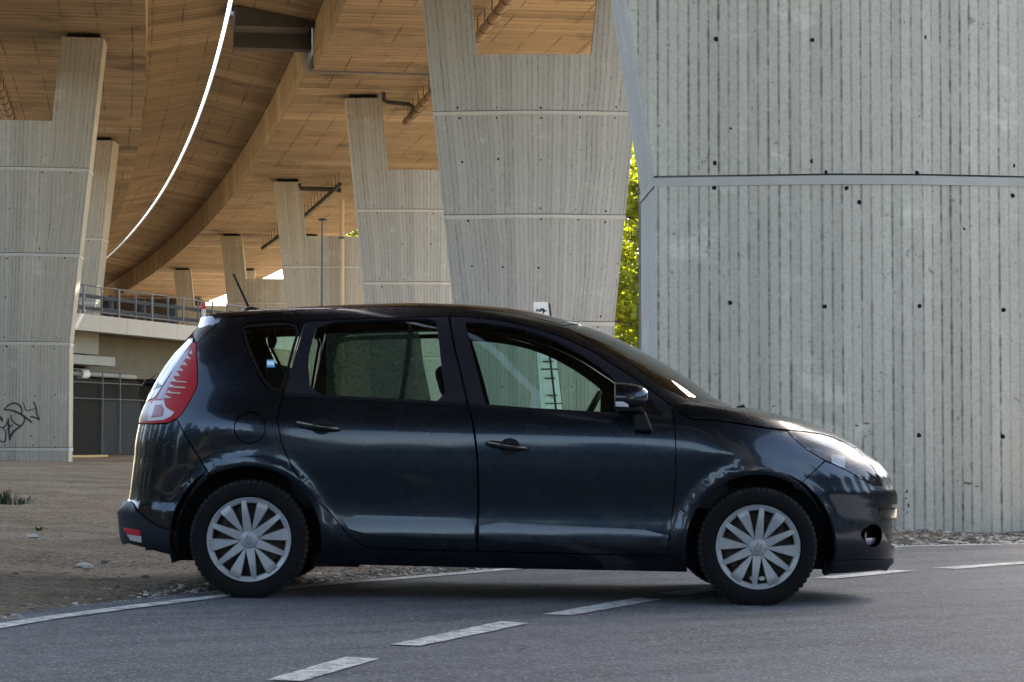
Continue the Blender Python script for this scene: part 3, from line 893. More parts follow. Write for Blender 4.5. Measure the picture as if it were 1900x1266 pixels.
wp = empty("wall_pipe", (A.x, A.y, 0), (0, 0, math.atan2(ax.y, ax.x))); tag(wp, "pale pipe with a collar under the ramp ledge", "pipe")
mb = MB(); mb.tube([(12.6, 1.5, 3.5), (12.6, 1.5, 3.28), (12.8, 1.5, 3.17), (18, 1.5, 3.15)], .085, 12); mb.build("pipe", M['ledgec'], wp, smooth=True, angle=50)
mb = MB(); mb.tube([(13.6, 1.5, 3.17), (14.1, 1.5, 3.17)], .19, 14); mb.build("collar", M['white'], wp, smooth=True, angle=40)

# ------------------------------------------------------------------ leaning sign board before the middle pier
SB = 49.0
root = empty("sign_board", tuple(at_y(1026, 845, SB))); tag(root, "tall narrow white sign board leaning in front of the middle pier", "sign board")
base = root.location.copy()
def quad_plate(pxs, y0, y1, name, mat, rnd=0.0):
    P = [at_y(x, y, SB) - base for x, y in pxs]
    mb = MB(); mb.prism([(p.x, p.z) for p in P], y0, y1); return mb.build(name, mat, root)
def lean(y): return (y - 561) * (22 / 190.0)
quad_plate([(989.5, 562), (992, 560.5), (1015, 560.5), (1018, 563), (1041, 765), (1050, 850), (1012, 850), (1003, 740)], .03, .06, "backing", M['white'])
quad_plate([(1017, 561), (1021, 564), (1056, 850), (1050, 850)], .02, .075, "edge_frame", M['guard'])
for y0, y1 in ((600, 684), (687, 748), (750, 812)):
    for a, b in ((-0.5, 9.5), (10.5, 15.5), (19.5, 29.5)):
        quad_plate([(991 + a + lean(y0), y0), (991 + b + lean(y0), y0), (991 + b + lean(y1), y1), (991 + a + lean(y1), y1)], 0.0 if a != 10.5 else .01, .03, "panel", M['white'])
    quad_plate([(991 + 15.6 + lean(y0), y0), (991 + 19.4 + lean(y0), y0), (991 + 19.4 + lean(y1), y1), (991 + 15.6 + lean(y1), y1)], .015, .03, "groove", M['guard'])
    quad_plate([(990 + lean(y1), y1), (1020.5 + lean(y1), y1), (1020.5 + lean(y1), y1 + 2), (990 + lean(y1), y1 + 2)], -.01, .03, "seam", M['dpipe'])
for y in (670, 701, 733, 768):
    quad_plate([(994 + lean(y), y), (1014 + lean(y), y), (1014 + lean(y), y + 2.2), (994 + lean(y), y + 2.2)], -.04, 0, "clamp", M['dpipe'])
mb = MB()
for (x, y, a, b) in [(997, 575, 3, 2), (1001, 577, 4, 1.6), (1005, 574, 3.5, 2.2), (1009, 576, 3, 3.2), (1008, 580, 1.6, 3), (1012, 577, 3, 1.2), (995, 578, 2, 1.2)]:
    p = at_y(x, y, SB) - base
    pr = [(p.x + a * .0117 * math.cos(t) * random.uniform(.7, 1.2), p.z + b * .0117 * math.sin(t) * random.uniform(.7, 1.2)) for t in [k * math.pi / 4 for k in range(8)]]
    mb.prism(pr, .022, .031)
mb.build("dark_mark", M['spray'], root)

# ------------------------------------------------------------------ trees
def tree(loc, h, cr, seed, label, nleaf=5200, name="broadleaf_tree", low=0.12):
    rg = random.Random(seed)
    root = empty(name, loc); tag(root, label, "tree", "sunlit trees beyond the viaduct")
    mb = MB()
    trunk = [Vector((0, 0, -.2)), Vector((.1, 0, h * .25)), Vector((-.05, .1, h * .5)), Vector((.1, 0, h * .8))]
    mb.tube(trunk, [h * .022, h * .017, h * .012, h * .005], 9)
    tips = []
    for k in range(26):
        z = h * (low + .05 + .75 * k / 26)
        a = k * 2.4 + rg.uniform(-.4, .4)
        ln = cr * (1.05 - .5 * abs(z / h - .45)) * rg.uniform(.6, 1.05)
        p0 = Vector((.05, 0, z))
        p1 = p0 + Vector((math.cos(a) * ln * .5, math.sin(a) * ln * .5, ln * .22))
        p2 = p0 + Vector((math.cos(a) * ln, math.sin(a) * ln, ln * rg.uniform(.1, .4)))
        mb.tube([p0, p1, p2], [h * .007, h * .004, h * .0015], 6)
        tips += [p1, p2, p1.lerp(p2, .5), p0.lerp(p1, .6)]
    mb.build("trunk", M['bark'], root, smooth=True)
    vs, fs = [], []
    cl = []
    for t in tips:
        for _ in range(2):
            cl.append((t + Vector((rg.gauss(0, .5), rg.gauss(0, .5), rg.gauss(0, .45))), rg.uniform(.45, 1.0)))
    for i in range(nleaf):
        c, r = rg.choice(cl)
        p = c + Vector((rg.gauss(0, 1), rg.gauss(0, 1), rg.gauss(0, .75))) * r * .55
        n = Vector((rg.gauss(0, 1), rg.gauss(0, 1), rg.gauss(.5, 1))).normalized()
        t = n.orthogonal().normalized(); t = (Matrix.Rotation(rg.uniform(0, 6.28), 3, n) @ t)
        b = n.cross(t)
        s_ = rg.uniform(.10, .24)
        k = len(vs)
        vs += [p - t * s_, p + b * s_ * .55 + n * .02, p + t * s_, p - b * s_ * .55 + n * .02]
        fs.append((k, k + 1, k + 2, k + 3))
    mb = MB(); mb.add(vs, fs); mb.build("crown", M['leaf'], root)
    return root
tree((6.9, 100, gz(5)), 17, 4.6, 3, "tall sunlit yellow-green tree filling the gap between the two big piers", 20000, low=.04)
tree((3.2, 112, gz(4)), 16, 4.6, 5, "second sunlit tree farther back in the gap between the big piers", 16000, low=.04)
tree((8.9, 116, gz(8)), 17, 5.0, 8, "sunlit tree mostly hidden by the near pier's left edge", 16000, low=.04)
tree((-9.3, 142, gz(-9)), 14, 4.2, 13, "far sunlit tree glimpsed in the fork of the tan downpipe pier", 5000, low=.3)
# low barrier seen at the foot of the trees
mb = MB(); mb.box((4.6, 78, 1.35), (6, .12, .35)); mb.box((4.6, 78, .75), (6, .12, .2))
for k in range(4): mb.box((2.2 + 1.6 * k, 78.12, .5), (.14, .1, 2.0))
tag(mb.build("road_barrier", M['guard']), "grey barrier rails at the foot of the sunlit trees", "barrier")
# slim dark column beside the near pier
p = at_y(1197, 640, 42)
mb = MB(); w2 = 0.19
mb.add([(p.x - .10, 42, -.3), (p.x + .5, 42, -.3), (p.x + .5, 42.4, -.3), (p.x - .10, 42.4, -.3), (p.x - .10, 42, 12.5), (p.x + .5, 42, 12.5), (p.x + .5, 42.4, 12.5), (p.x - .10, 42.4, 12.5)],
       [(0, 1, 5, 4), (1, 2, 6, 5), (2, 3, 7, 6), (3, 0, 4, 7), (4, 5, 6, 7)], 0, [[(0, 0), (.5, 0), (.5, 12), (0, 12)]] * 5)
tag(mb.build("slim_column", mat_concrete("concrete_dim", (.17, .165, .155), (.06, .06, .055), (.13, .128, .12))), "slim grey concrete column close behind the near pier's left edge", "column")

# woods behind the viewer, plus side rows added to block bright reflections
def woods(name, pts, label, n=2600, lo=.5, hi=1.1, mat='conifer'):
    rg = random.Random(11)
    vs, fs = [], []
    for (x, y, hh) in pts:
        for i in range(n // len(pts)):
            t = rg.random()
            r = 2.6 * (1 - t ** 1.4) + .3
            a = rg.uniform(0, 6.28)
            p = Vector((x + r * math.cos(a) * rg.uniform(.4, 1), y + r * math.sin(a) * rg.uniform(.4, 1), t * hh))
            nn = Vector((rg.gauss(0, 1), rg.gauss(0, 1), rg.gauss(.4, .8))).normalized(); tt = nn.orthogonal().normalized(); b = nn.cross(tt)
            s_ = rg.uniform(lo, hi); k = len(vs)
            vs += [p - tt * s_, p + b * s_, p + tt * s_, p - b * s_]; fs.append((k, k + 1, k + 2, k + 3))
    mb = MB(); mb.add(vs, fs); tag(mb.build(name, M[mat]), label, "woods", kind="stuff")
rg = random.Random(4)
woods("woods", [(-110 + 5.2 * k + rg.uniform(-2, 2), -50 + rg.uniform(-5, 5) - abs(k - 21) * .3, rg.uniform(4, 7)) for k in range(44)] + [(-24 + 3.4 * k, -53 + rg.uniform(-4, 4), rg.uniform(6, 9)) for k in range(18)] + [(-27 + rg.uniform(-2, 2), -70 + 4.6 * k, rg.uniform(8, 13)) for k in range(30)] + [(27 + rg.uniform(-2, 2), -48 + 5 * k, rg.uniform(5, 8.5)) for k in range(24)], "dark band of trees behind the viewer, with side rows added to block bright reflections", 38000)

M['hedge'] = simple("hedge_leaf", (0.022, 0.040, 0.012), 0.8, var=0.6, scale=1.5)  # hedge added out of view to cut bright reflections on the car's nose
woods("added_hedge", [(13.5 + rg.uniform(-1, 1), 16 + 2.2 * k, rg.uniform(3.5, 6.0)) for k in range(21)], "dark green hedge added unseen beyond the near pier to cut bright reflections", 42000, .10, .22, 'hedge')

# ------------------------------------------------------------------ stones, weeds
def stones(name, spots, mats, label):
    mb = MB()
    for (x, y, s_) in spots:
        n, rgx = 7, random
        k = rgx.randrange(len(mats))
        rings = [(.0, .55), (.35, 1.0), (.75, .75)]
        ph = [rgx.uniform(.65, 1.2) for _ in range(n)]
        sx, sy, sz = s_ * rgx.uniform(.8, 1.6), s_ * rgx.uniform(.7, 1.1), s_ * rgx.uniform(.35, .8)
        rot = rgx.uniform(0, 3.1)
        z0 = gz(x) + (lump(x, y) if y > edge_y(x) + .35 else 0.0) - s_ * .15
        vs = []
        for hz_, rr in rings:
            for i in range(n):
                a = 2 * math.pi * i / n
                u, v = sx * rr * ph[i] * math.cos(a), sy * rr * ph[i] * math.sin(a)
                vs.append((x + u * math.cos(rot) - v * math.sin(rot), y + u * math.sin(rot) + v * math.cos(rot), z0 + sz * hz_ + rgx.uniform(-.05, .05) * s_))
        vs.append((x, y, z0 + sz))
        fs = []
        for q in range(2):
            for i in range(n):
                fs.append((q * n + i, q * n + (i + 1) % n, (q + 1) * n + (i + 1) % n, (q + 1) * n + i))
        fs += [(2 * n + i, 2 * n + (i + 1) % n, 3 * n) for i in range(n)]
        mb.add(vs, fs, k)
    return tag(mb.build(name, mats), label, "gravel", kind="stuff")
sp = []
rg = random.Random(21)
while len(sp) < 2600:
    x = rg.uniform(2.0, 7.5); y = rg.uniform(18.0, 22.6)
    if y < edge_y(x) + .28: continue
    if abs(x - 3.6) < 2.2 and y > 22.45: continue
    sp.append((x, y, rg.uniform(.010, .032) * (1.5 if rg.random() < .06 else 1)))
stones("gravel", sp, [M['stone'], M['stone_pale'], M['stone_dark'], M['stone']], "loose grey gravel between the edge line and the near pier")
sp = []
while len(sp) < 5200:
    x = rg.uniform(-6.5, 1.0); d = abs(rg.gauss(0, .5)) if rg.random() < .8 else rg.uniform(0, 9)
    y = edge_y(x) + .42 + d
    sp.append((x, y, rg.uniform(.006, .019) * (1.8 if rg.random() < .06 else 1)))
for _ in range(110):
    x = rg.uniform(-3.5, 3.5); sp.append((x, edge_y(x) + .3 - abs(rg.gauss(0, .8)), rg.uniform(.004, .010)))
stones("verge_gravel", sp, [M['stone'], M['stone_dark'], M['stone_pale'], M['stone_dark']], "fine dark gravel scattered along the dirt verge")
def tuft(loc, n, h, seed, label, spread=.16):
    rg = random.Random(seed); mb = MB()
    for _ in range(n):
        a = rg.uniform(0, 6.28); r = rg.uniform(0, spread); ln = h * rg.uniform(.5, 1.1)
        p = Vector((r * math.cos(a), r * math.sin(a), 0)); d = Vector((math.cos(a), math.sin(a), 0)) * rg.uniform(.1, .7) * ln
        q, e = p + d * .4 + Vector((0, 0, ln * .65)), p + d + Vector((0, 0, ln * rg.uniform(.6, 1)))
        sd_ = Vector((-math.sin(a), math.cos(a), 0)) * .008
        mb.add([p - sd_, p + sd_, q + sd_ * .8, q - sd_ * .8, e], [(0, 1, 2, 3), (3, 2, 4)])
    o = mb.build("weed_tuft", M['weed']); o.location = loc
    return tag(o, label, "weed", "weeds growing in the dirt")
for (px, py, n, hgt, lab) in [(8, 936, 60, .24, "taller green weed tuft at the left edge on the dirt"), (38, 938, 40, .16, "short green weed tuft on the dirt, right of the taller tuft"), (72, 992, 10, .06, "tiny dark sprig lying flat on the dirt")]:
    g = ground(px, py); tuft((g.x, g.y, gz(g.x) + lump(g.x, g.y) - .01), n, hgt, px, lab, .16 if n > 20 else .04)
g = ground(1893, 984); tuft((g.x, g.y - .1, gz(g.x)), 26, .5, 4, "long-leaved weed at the foot of the near pier", .1)
def rock(px, py, s_, mat, label):
    g = ground(px, py)
    o = stones("rock", [(g.x, g.y, s_)], [mat], label); o["category"] = "rock"; del o["kind"]; o["group"] = "rocks lying on the dirt"
rock(60, 1000, .06, M['stone_pale'], "pale flat rock on the dirt below the weeds")
rock(97, 927, .075, M['stone_dark'], "dark flat rock on the dirt, right of the weeds")
rock(157, 1046, .05, M['stone_pale'], "upright pale rock near the gravel verge behind the car")
rock(165, 1056, .055, M['stone'], "long low rock just below the upright pale rock")
rock(125, 1056, .035, M['stone'], "small tan rock left of the upright pale rock")

# ------------------------------------------------------------------ the car: one smooth body surface, cut into its panels
CX0, CY0 = -0.05, 12.93
CA = math.atan(SLOPE)
ca_, sa_ = math.cos(CA), math.sin(CA)
C0 = np.array([CX0, CY0, -SLOPE * CX0])
RM = np.array([[ca_, 0, sa_], [0, 1, 0], [-sa_, 0, ca_]])
ZT_ = 1.636
NF, NR = 2.4, 3.0

def smooth_table(pts, lo, hi, step, sig):
    pts = sorted(pts)
    x = np.array([p[0] for p in pts]); y = np.array([p[1] for p in pts])
    g = np.arange(lo, hi + step, step)
    v = np.interp(g, x, y)
    k = int(4 * sig / step)
    ker = np.exp(-0.5 * (np.arange(-k, k + 1) * step / sig) ** 2); ker /= ker.sum()
    pad = np.concatenate([v[0] + (np.arange(-k, 0)) * (v[1] - v[0]), v, v[-1] + np.arange(1, k + 1) * (v[-1] - v[-2])])
    return g, np.convolve(pad, ker, 'valid')
_W = [(.0, .78), (.15, .80), (.2, .845), (.24, .868), (.28, .884), (.33, .8935), (.38, .8945), (.42, .8915), (.46, .888), (.52, .8885), (.6, .8955), (.7, .904), (.8, .906), (.88, .902), (.95, .89), (1.02, .868), (1.08, .845), (1.2, .80),
      (1.3, .757), (1.4, .708), (1.47, .667), (1.52, .622), (1.56, .57), (1.59, .515), (1.61, .41), (1.625, .27), (1.634, .08), (1.636, 0.0)]
_gs, _gw = smooth_table([(math.sqrt(max(ZT_ - z, 0)), w_) for z, w_ in _W], -0.05, 1.32, .001, .012)
_XE = [(.10, 2.15), (.17, 2.165), (.214, 2.205), (.33, 2.222), (.512, 2.225), (.60, 2.218), (.65, 2.192), (.705, 2.168), (.766, 2.115), (.82, 2.028), (.87, 1.962), (.925, 1.862), (.989, 1.70), (1.031, 1.53), (1.063, 1.375), (1.075, 1.26),
       (1.10, 1.204), (1.203, 1.066), (1.302, .909), (1.41, .709), (1.487, .53), (1.532, .389), (1.575, .21), (1.592, .13), (1.61, .0), (1.629, -.23), (1.636, -.5)]
_XR = [(.10, -1.9), (.187, -1.95), (.244, -2.12), (.274, -2.14), (.36, -2.15), (.463, -2.164), (.479, -2.13), (.50, -2.108), (.558, -2.10), (.744, -2.08), (.821, -2.076), (.966, -2.052), (1.079, -2.012), (1.156, -1.977), (1.245, -1.927), (1.326, -1.87),
       (1.407, -1.804), (1.472, -1.748), (1.53, -1.735), (1.543, -1.71), (1.555, -1.585), (1.567, -1.48), (1.588, -1.207), (1.612, -.87), (1.626, -.68), (1.636, -.46)]
_gz, _ge = smooth_table(_XE, .05, 1.70, .001, .006)
_gz, _gr = smooth_table(_XR, .05, 1.70, .001, .004)
def XE(z): return np.interp(z, _gz, _ge)
def XR(z): return np.interp(z, _gz, _gr)
def smin(a, b, k=.08):
    h_ = np.clip(.5 + .5 * (b - a) / k, 0, 1)
    return b * (1 - h_) + a * h_ - k * h_ * (1 - h_)
def XSF(z): return smin(np.full_like(np.asarray(z, float), 1.0), XE(z) - .52)
def XSR(z): return -smin(np.full_like(np.asarray(z, float), 1.02), -(XR(z) + .88))
WX, WZ = 1.3515, .313
def bump_xz(x, z):
    b = 0
    for wx in (-WX, WX):
        r = np.hypot(x - wx, z - WZ)
        b = b + .016 * np.exp(-((r - .405) / .045) ** 2) * np.clip((z - .2) / .2, 0, 1)
    b = b + .014 * np.exp(-((x + 1.45) / .30) ** 2 - ((z - .92) / .085) ** 2)
    b = b + .010 * np.exp(-((x - 1.30) / .30) ** 2 - ((z - .80) / .08) ** 2)
    return b
def Wf(x, z):
    s = np.sqrt(np.maximum(ZT_ - z, 0))
    return np.maximum(np.interp(s, _gs, _gw) + bump_xz(x, z) * np.clip((1.3 - z) / .2, 0, 1), .004)
def qf(x, z):
    xe, xs = XE(z), XSF(z)
    return np.maximum((x - xs) / (xe - xs), 0)
def qr(x, z):
    xr, xs = XR(z), XSR(z)
    return np.maximum((xs - x) / (xs - xr), 0)
def NRf(z):
    t = np.clip((np.asarray(z, float) - 1.40) / .10, 0, 1)
    return NR + 0.0 * t
def Yf(x, z):
    x, z = np.asarray(x, float), np.asarray(z, float)
    a = np.maximum(1 - np.minimum(qf(x, z), 1) ** NF, 0) ** (1 / NF)
    b = np.maximum(1 - np.minimum(qr(x, z), 1) ** NRf(z), 0) ** (1 / NRf(z))
    return Wf(x, z) * a * b
def Gf(x, y, z, fr):
    n = np.where(fr, NF, NRf(z))
    q = np.where(fr, qf(x, z), qr(x, z))
    return (np.abs(y) / Wf(x, z)) ** n + q ** n
def normal(x, y, z):
    e = .003
    fr = qf(x, z) > 0
    yy = np.maximum(y, 0.0)
    g = np.stack([Gf(x + e, yy, z, fr) - Gf(x - e, yy, z, fr), np.where(yy > e, Gf(x, yy + e, z, fr) - Gf(x, np.maximum(yy - e, 0), z, fr), 0), Gf(x, yy, z + e, fr) - Gf(x, yy, z - e, fr)], -1)
    l = np.linalg.norm(g, axis=-1, keepdims=True)
    return g / np.maximum(l, 1e-12)
def loc_ray(px, py):
    o = RM.T @ (np.array([0, 0, CAMH]) - C0)
    return o, RM.T @ ray(px, py)
def px2xz(px, py):
    o, d = loc_ray(px, py)
    ys = np.linspace(-1.06, 0, 200)
    t = (ys - o[1]) / d[1]
    X, Z = o[0] + t * d[0], o[2] + t * d[2]
    h_ = -ys - Yf(X, Z)
    i = np.argmax(h_ <= 0) if (h_ <= 0).any() else 199
    lo, hi = ys[max(i - 1, 0)], ys[i]
    for _ in range(30):
        m_ = (lo + hi) / 2
        tt = (m_ - o[1]) / d[1]
        if -m_ - float(Yf(o[0] + tt * d[0], o[2] + tt * d[2])) > 0: lo = m_
        else: hi = m_
    tt = (hi - o[1]) / d[1]
    x, z = o[0] + tt * d[0], o[2] + tt * d[2]
    x = min(max(x, float(XR(z)) + 1e-4), float(XE(z)) - 1e-4)
    return (x, z)
def PX(*pts): return [px2xz(*p) for p in pts]
def loc_at(px, py, y):
    o, d = loc_ray(px, py)
    t = (y - o[1]) / d[1]
    return np.array([o[0] + t * d[0], y, o[2] + t * d[2]])
def sil_f(z0, z1, n=24): return [(float(XE(z)), float(z)) for z in np.linspace(z0, z1, n)]
def sil_r(z0, z1, n=24): return [(float(XR(z)), float(z)) for z in np.linspace(z0, z1, n)]
def inpoly(px, pz, poly):
    poly = np.asarray(poly); ins = np.zeros(len(px), bool)
    x0, z0 = poly[-1]
    for x1, z1 in poly:
        c = ((z0 > pz) != (z1 > pz)) & (px < (x1 - x0) * (pz - z0) / (z1 - z0 + 1e-15) + x0)
        ins ^= c; x0, z0 = x1, z1
    return ins
def dist_poly(px, pz, poly):
    d = np.full(len(px), 1e9); poly = np.asarray(poly)
    for a, b in zip(poly, np.roll(poly, -1, 0)):
        v = b - a; L = max(v @ v, 1e-15)
        t = np.clip(((px - a[0]) * v[0] + (pz - a[1]) * v[1]) / L, 0, 1)
        d = np.minimum(d, np.hypot(px - a[0] - t * v[0], pz - a[1] - t * v[1]))
    return d
def dens(poly, st=.022):
    out = []
    for a, b in zip(poly, poly[1:] + poly[:1]):
        n = max(1, int(math.ceil(math.dist(a, b) / st)))
        out += [(a[0] + (b[0] - a[0]) * k / n, a[1] + (b[1] - a[1]) * k / n) for k in range(n)]
    return out
def round_poly(poly, it=2, keep=()):
    """corner-cutting smoothing of a traced outline"""
    for _ in range(it):
        out = []
        for a, b in zip(poly, poly[1:] + poly[:1]):
            out += [(a[0] * .75 + b[0] * .25, a[1] * .75 + b[1] * .25), (a[0] * .25 + b[0] * .75, a[1] * .25 + b[1] * .75)]
        poly = out
    return poly
def curve(pts, n=6):
    """open traced polyline -> Catmull-Rom"""
    out = []
    P = [pts[0]] + list(pts) + [pts[-1]]
    for i in range(1, len(P) - 2):
        a, b, c, d = (np.array(q) for q in P[i - 1:i + 3])
        for k in range(n):
            t = k / n
            out.append(tuple(.5 * (2 * b + (c - a) * t + (2 * a - 5 * b + 4 * c - d) * t * t + (3 * b - a - 3 * c + d) * t ** 3)))
    out.append(tuple(P[-2]))
    return out
def inset_poly(poly, d):
    P = np.array(poly)
    ar = np.sum(P[:, 0] * np.roll(P[:, 1], -1) - np.roll(P[:, 0], -1) * P[:, 1])
    if ar < 0: P = P[::-1]
    e1 = P - np.roll(P, 1, 0); e2 = np.roll(P, -1, 0) - P
    n1 = np.stack([-e1[:, 1], e1[:, 0]], -1); n2 = np.stack([-e2[:, 1], e2[:, 0]], -1)
    n1 /= np.maximum(np.linalg.norm(n1, axis=1, keepdims=True), 1e-9); n2 /= np.maximum(np.linalg.norm(n2, axis=1, keepdims=True), 1e-9)
    nn = n1 + n2; nn /= np.maximum(np.linalg.norm(nn, axis=1, keepdims=True), 1e-9)
    Q = P + nn * d
    y = Yf(P[:, 0], P[:, 1])
    Q[y < .012] = P[y < .012]
    return [tuple(q) for q in Q]
def zup(x, y):
    lo, hi = np.full_like(x, .6), np.full_like(x, ZT_)
    for _ in range(28):
        m_ = (lo + hi) / 2
        ok = Yf(x, m_) >= y
        lo = np.where(ok, m_, lo); hi = np.where(ok, hi, m_)
    return lo
def lattice(x0, x1, z0, z1, st):
    pts = []
    gx, gz_ = np.meshgrid(np.arange(x0, x1, st) + .0031, np.arange(z0, z1, st) + .0017)
    gx, gz_ = gx.ravel(), gz_.ravel()
    y = Yf(gx, gz_); k = y > .02
    gx, gz_, y = gx[k], gz_[k], y[k]
    n = np.abs(normal(gx, y, gz_)); k = n[:, 1] >= .62
    pts.append((gx[k], gz_[k]))
    ylev = np.arange(.02, .92, st * .9)
    gx, gy = np.meshgrid(np.arange(x0, x1, st) + .004, ylev); gx, gy = gx.ravel(), gy.ravel()
    z = zup(gx, gy); n = np.abs(normal(gx, gy, z)); k = (n[:, 2] > .5) & (n[:, 2] >= n[:, 0]) & (np.abs(Yf(gx, z) - gy) < .004)
    pts.append((gx[k], z[k]))
    gzz, gy = np.meshgrid(np.arange(z0, z1, st) + .0023, ylev); gzz, gy = gzz.ravel(), gy.ravel()
    for front in (True, False):
        W_ = Wf(np.full_like(gzz, 1.5 if front else -1.5), gzz)
        r = np.clip(gy / W_, 0, 1)
        if front:
            xs_, xe_ = XSF(gzz), XE(gzz); x = xs_ + (xe_ - xs_) * np.maximum(1 - r ** NF, 0) ** (1 / NF)
        else:
            xs_, xe_ = XSR(gzz), XR(gzz); x = xs_ + (xe_ - xs_) * np.maximum(1 - r ** NRf(gzz), 0) ** (1 / NRf(gzz))
        y = Yf(x, gzz); n = np.abs(normal(x, y, gzz)); k = (r < .99) & (n[:, 0] > .5) & (n[:, 0] > n[:, 2]) & (y > .01)
        pts.append((x[k], gzz[k]))
    return np.concatenate([p[0] for p in pts]), np.concatenate([p[1] for p in pts])
def panel_arrays(poly, holes=(), off=0.0, st=.034, rim=.016, inset=.003, keep=None, offfn=None, dom=None):
    loops = [dens(inset_poly(list(poly), inset) if inset else list(poly))]
    for h_ in holes: loops.append(dens(inset_poly(list(h_), -inset) if inset else list(h_), .016))
    for L in loops:
        for i, (x_, z_) in enumerate(L):
            if float(Yf(x_, z_)) > .13: continue
            if abs(x_ - float(XE(z_))) < .003: L[i] = (float(XE(z_)), z_)
            elif abs(x_ - float(XR(z_))) < .003: L[i] = (float(XR(z_)), z_)
            else:
                zt = float(zup(np.array([x_]), np.array([.0005]))[0])
                if abs(z_ - zt) < .002: L[i] = (x_, zt)
    if dom: return dom_arrays(loops, off, st, rim, keep, dom)
    V, E = [], []
    for L in loops:
        b = len(V); V += L; E += [(b + i, b + (i + 1) % len(L)) for i in range(len(L))]
    P0 = np.array(loops[0])
    lx, lz = lattice(P0[:, 0].min(), P0[:, 0].max(), P0[:, 1].min(), P0[:, 1].max(), st)
    k = inpoly(lx, lz, loops[0])
    for h_ in loops[1:]: k &= ~inpoly(lx, lz, h_)
    lx, lz = lx[k], lz[k]
    nl = normal(lx, Yf(lx, lz), lz)
    thr = np.where(np.abs(nl[:, 1]) > .62, st * .35, .0015)
    k = np.ones(len(lx), bool)
    for L in loops: k &= dist_poly(lx, lz, L) > thr
    V += list(zip(lx[k], lz[k]))
    r = geometry.delaunay_2d_cdt([Vector((float(a), float(b))) for a, b in V], E, [], 0, 1e-6)
    vv = np.array([(q[0], q[1]) for q in r[0]]); T = np.array([list(f) for f in r[2] if len(f) == 3])
    cc = vv[T].mean(1)
    k = inpoly(cc[:, 0], cc[:, 1], loops[0])
    for h_ in loops[1:]: k &= ~inpoly(cc[:, 0], cc[:, 1], h_)
    if keep is not None: k &= keep(cc[:, 0], cc[:, 1])
    T = T[k]
    a, b, c = vv[T[:, 0]], vv[T[:, 1]], vv[T[:, 2]]
    cr = (b[:, 0] - a[:, 0]) * (c[:, 1] - a[:, 1]) - (b[:, 1] - a[:, 1]) * (c[:, 0] - a[:, 0])
    T = T[np.abs(cr) > 1e-12]; cr = cr[np.abs(cr) > 1e-12]
    T[cr < 0] = T[cr < 0][:, ::-1]
    return finish_arrays(vv[:, 0], vv[:, 1], None, T, off, rim, offfn)
def x_from(y, z, front):
    r = np.clip(y / Wf(np.full_like(z, .3), z), 0, 1)
    if front: return XSF(z) + (XE(z) - XSF(z)) * np.maximum(1 - r ** NF, 0) ** (1 / NF)
    return XSR(z) + (XR(z) - XSR(z)) * np.maximum(1 - r ** NRf(z), 0) ** (1 / NRf(z))
def dom_arrays(loops, off, st, rim, keep, dom):
    V, E = [], []
    for L in loops:
        b = len(V)
        for x_, z_ in L:
            y_ = float(Yf(x_, z_)); y_ = 0.0 if y_ < .018 else y_
            V.append((x_, y_) if dom == 'xy' else (y_, z_))
        E += [(b + i, b + (i + 1) % len(L)) for i in range(len(L))]
    loops2, k = [], 0
    for L in loops: loops2.append(V[k:k + len(L)]); k += len(L)
    P0 = np.array(loops2[0])
    ga, gb = np.meshgrid(np.arange(P0[:, 0].min(), P0[:, 0].max(), st) + st * .5, np.arange(P0[:, 1].min(), P0[:, 1].max(), st) + st * .5)
    ga, gb = ga.ravel(), gb.ravel()
    m_ = inpoly(ga, gb, loops2[0]) & (dist_poly(ga, gb, loops2[0]) > st * .35)
    for h_ in loops2[1:]: m_ &= ~inpoly(ga, gb, h_) & (dist_poly(ga, gb, h_) > st * .35)
    V = V + list(zip(ga[m_], gb[m_]))
    r = geometry.delaunay_2d_cdt([Vector((float(a), float(b))) for a, b in V], E, [], 0, 1e-6)
    vv = np.array([(q[0], q[1]) for q in r[0]]); T = np.array([list(f) for f in r[2] if len(f) == 3])
    cc = vv[T].mean(1)
    k = inpoly(cc[:, 0], cc[:, 1], loops2[0])
    for h_ in loops2[1:]: k &= ~inpoly(cc[:, 0], cc[:, 1], h_)
    if dom == 'xy':
        x, y = vv[:, 0], vv[:, 1]; z = zup(x, np.maximum(y, .0005))
    else:
        y, z = vv[:, 0], vv[:, 1]; x = x_from(y, z, dom == 'yzf')
    if keep is not None: k &= keep(x[T].mean(1), z[T].mean(1))
    return finish_arrays(x, z, y, T[k], off, rim, None)
def finish_arrays(x, z, y, T, off, rim, offfn):
    if y is None: y = Yf(x, z)
    n = normal(x, y, z)
    q3 = np.stack([x, y, z], -1)
    gn = np.cross(q3[T[:, 1]] - q3[T[:, 0]], q3[T[:, 2]] - q3[T[:, 0]])
    fl = (gn * n[T].mean(1)).sum(1) > 0
    T[fl] = T[fl][:, ::-1]
    o_ = off if offfn is None else off + offfn(x, z)
    o_ = np.broadcast_to(o_, x.shape)
    cen = y < .018
    p = np.stack([x, y, z], -1) + n * o_[:, None]
    p[cen, 1] = 0.0
    # rim
    cnt = {}
    for t in T:
        for i in range(3):
            e = (t[i], t[(i + 1) % 3]); cnt[e] = cnt.get(e, 0) + 1
    be = [e for e in cnt if (e[1], e[0]) not in cnt and not (cen[e[0]] and cen[e[1]])]
    verts, norms, faces = [tuple(q) for q in p], [tuple(q) for q in n], [tuple(t) for t in T]
    if rim:
        for i, j in be:
            b0 = len(verts)
            fn = np.cross(p[j] - p[i], n[i]); fn = fn / max(np.linalg.norm(fn), 1e-9)
            verts += [tuple(p[i]), tuple(p[j]), tuple(p[j] - n[j] * rim), tuple(p[i] - n[i] * rim)]
            norms += [tuple(-fn)] * 4
            faces.append((b0 + 1, b0, b0 + 3, b0 + 2))
    return np.array(verts), np.array(norms), faces
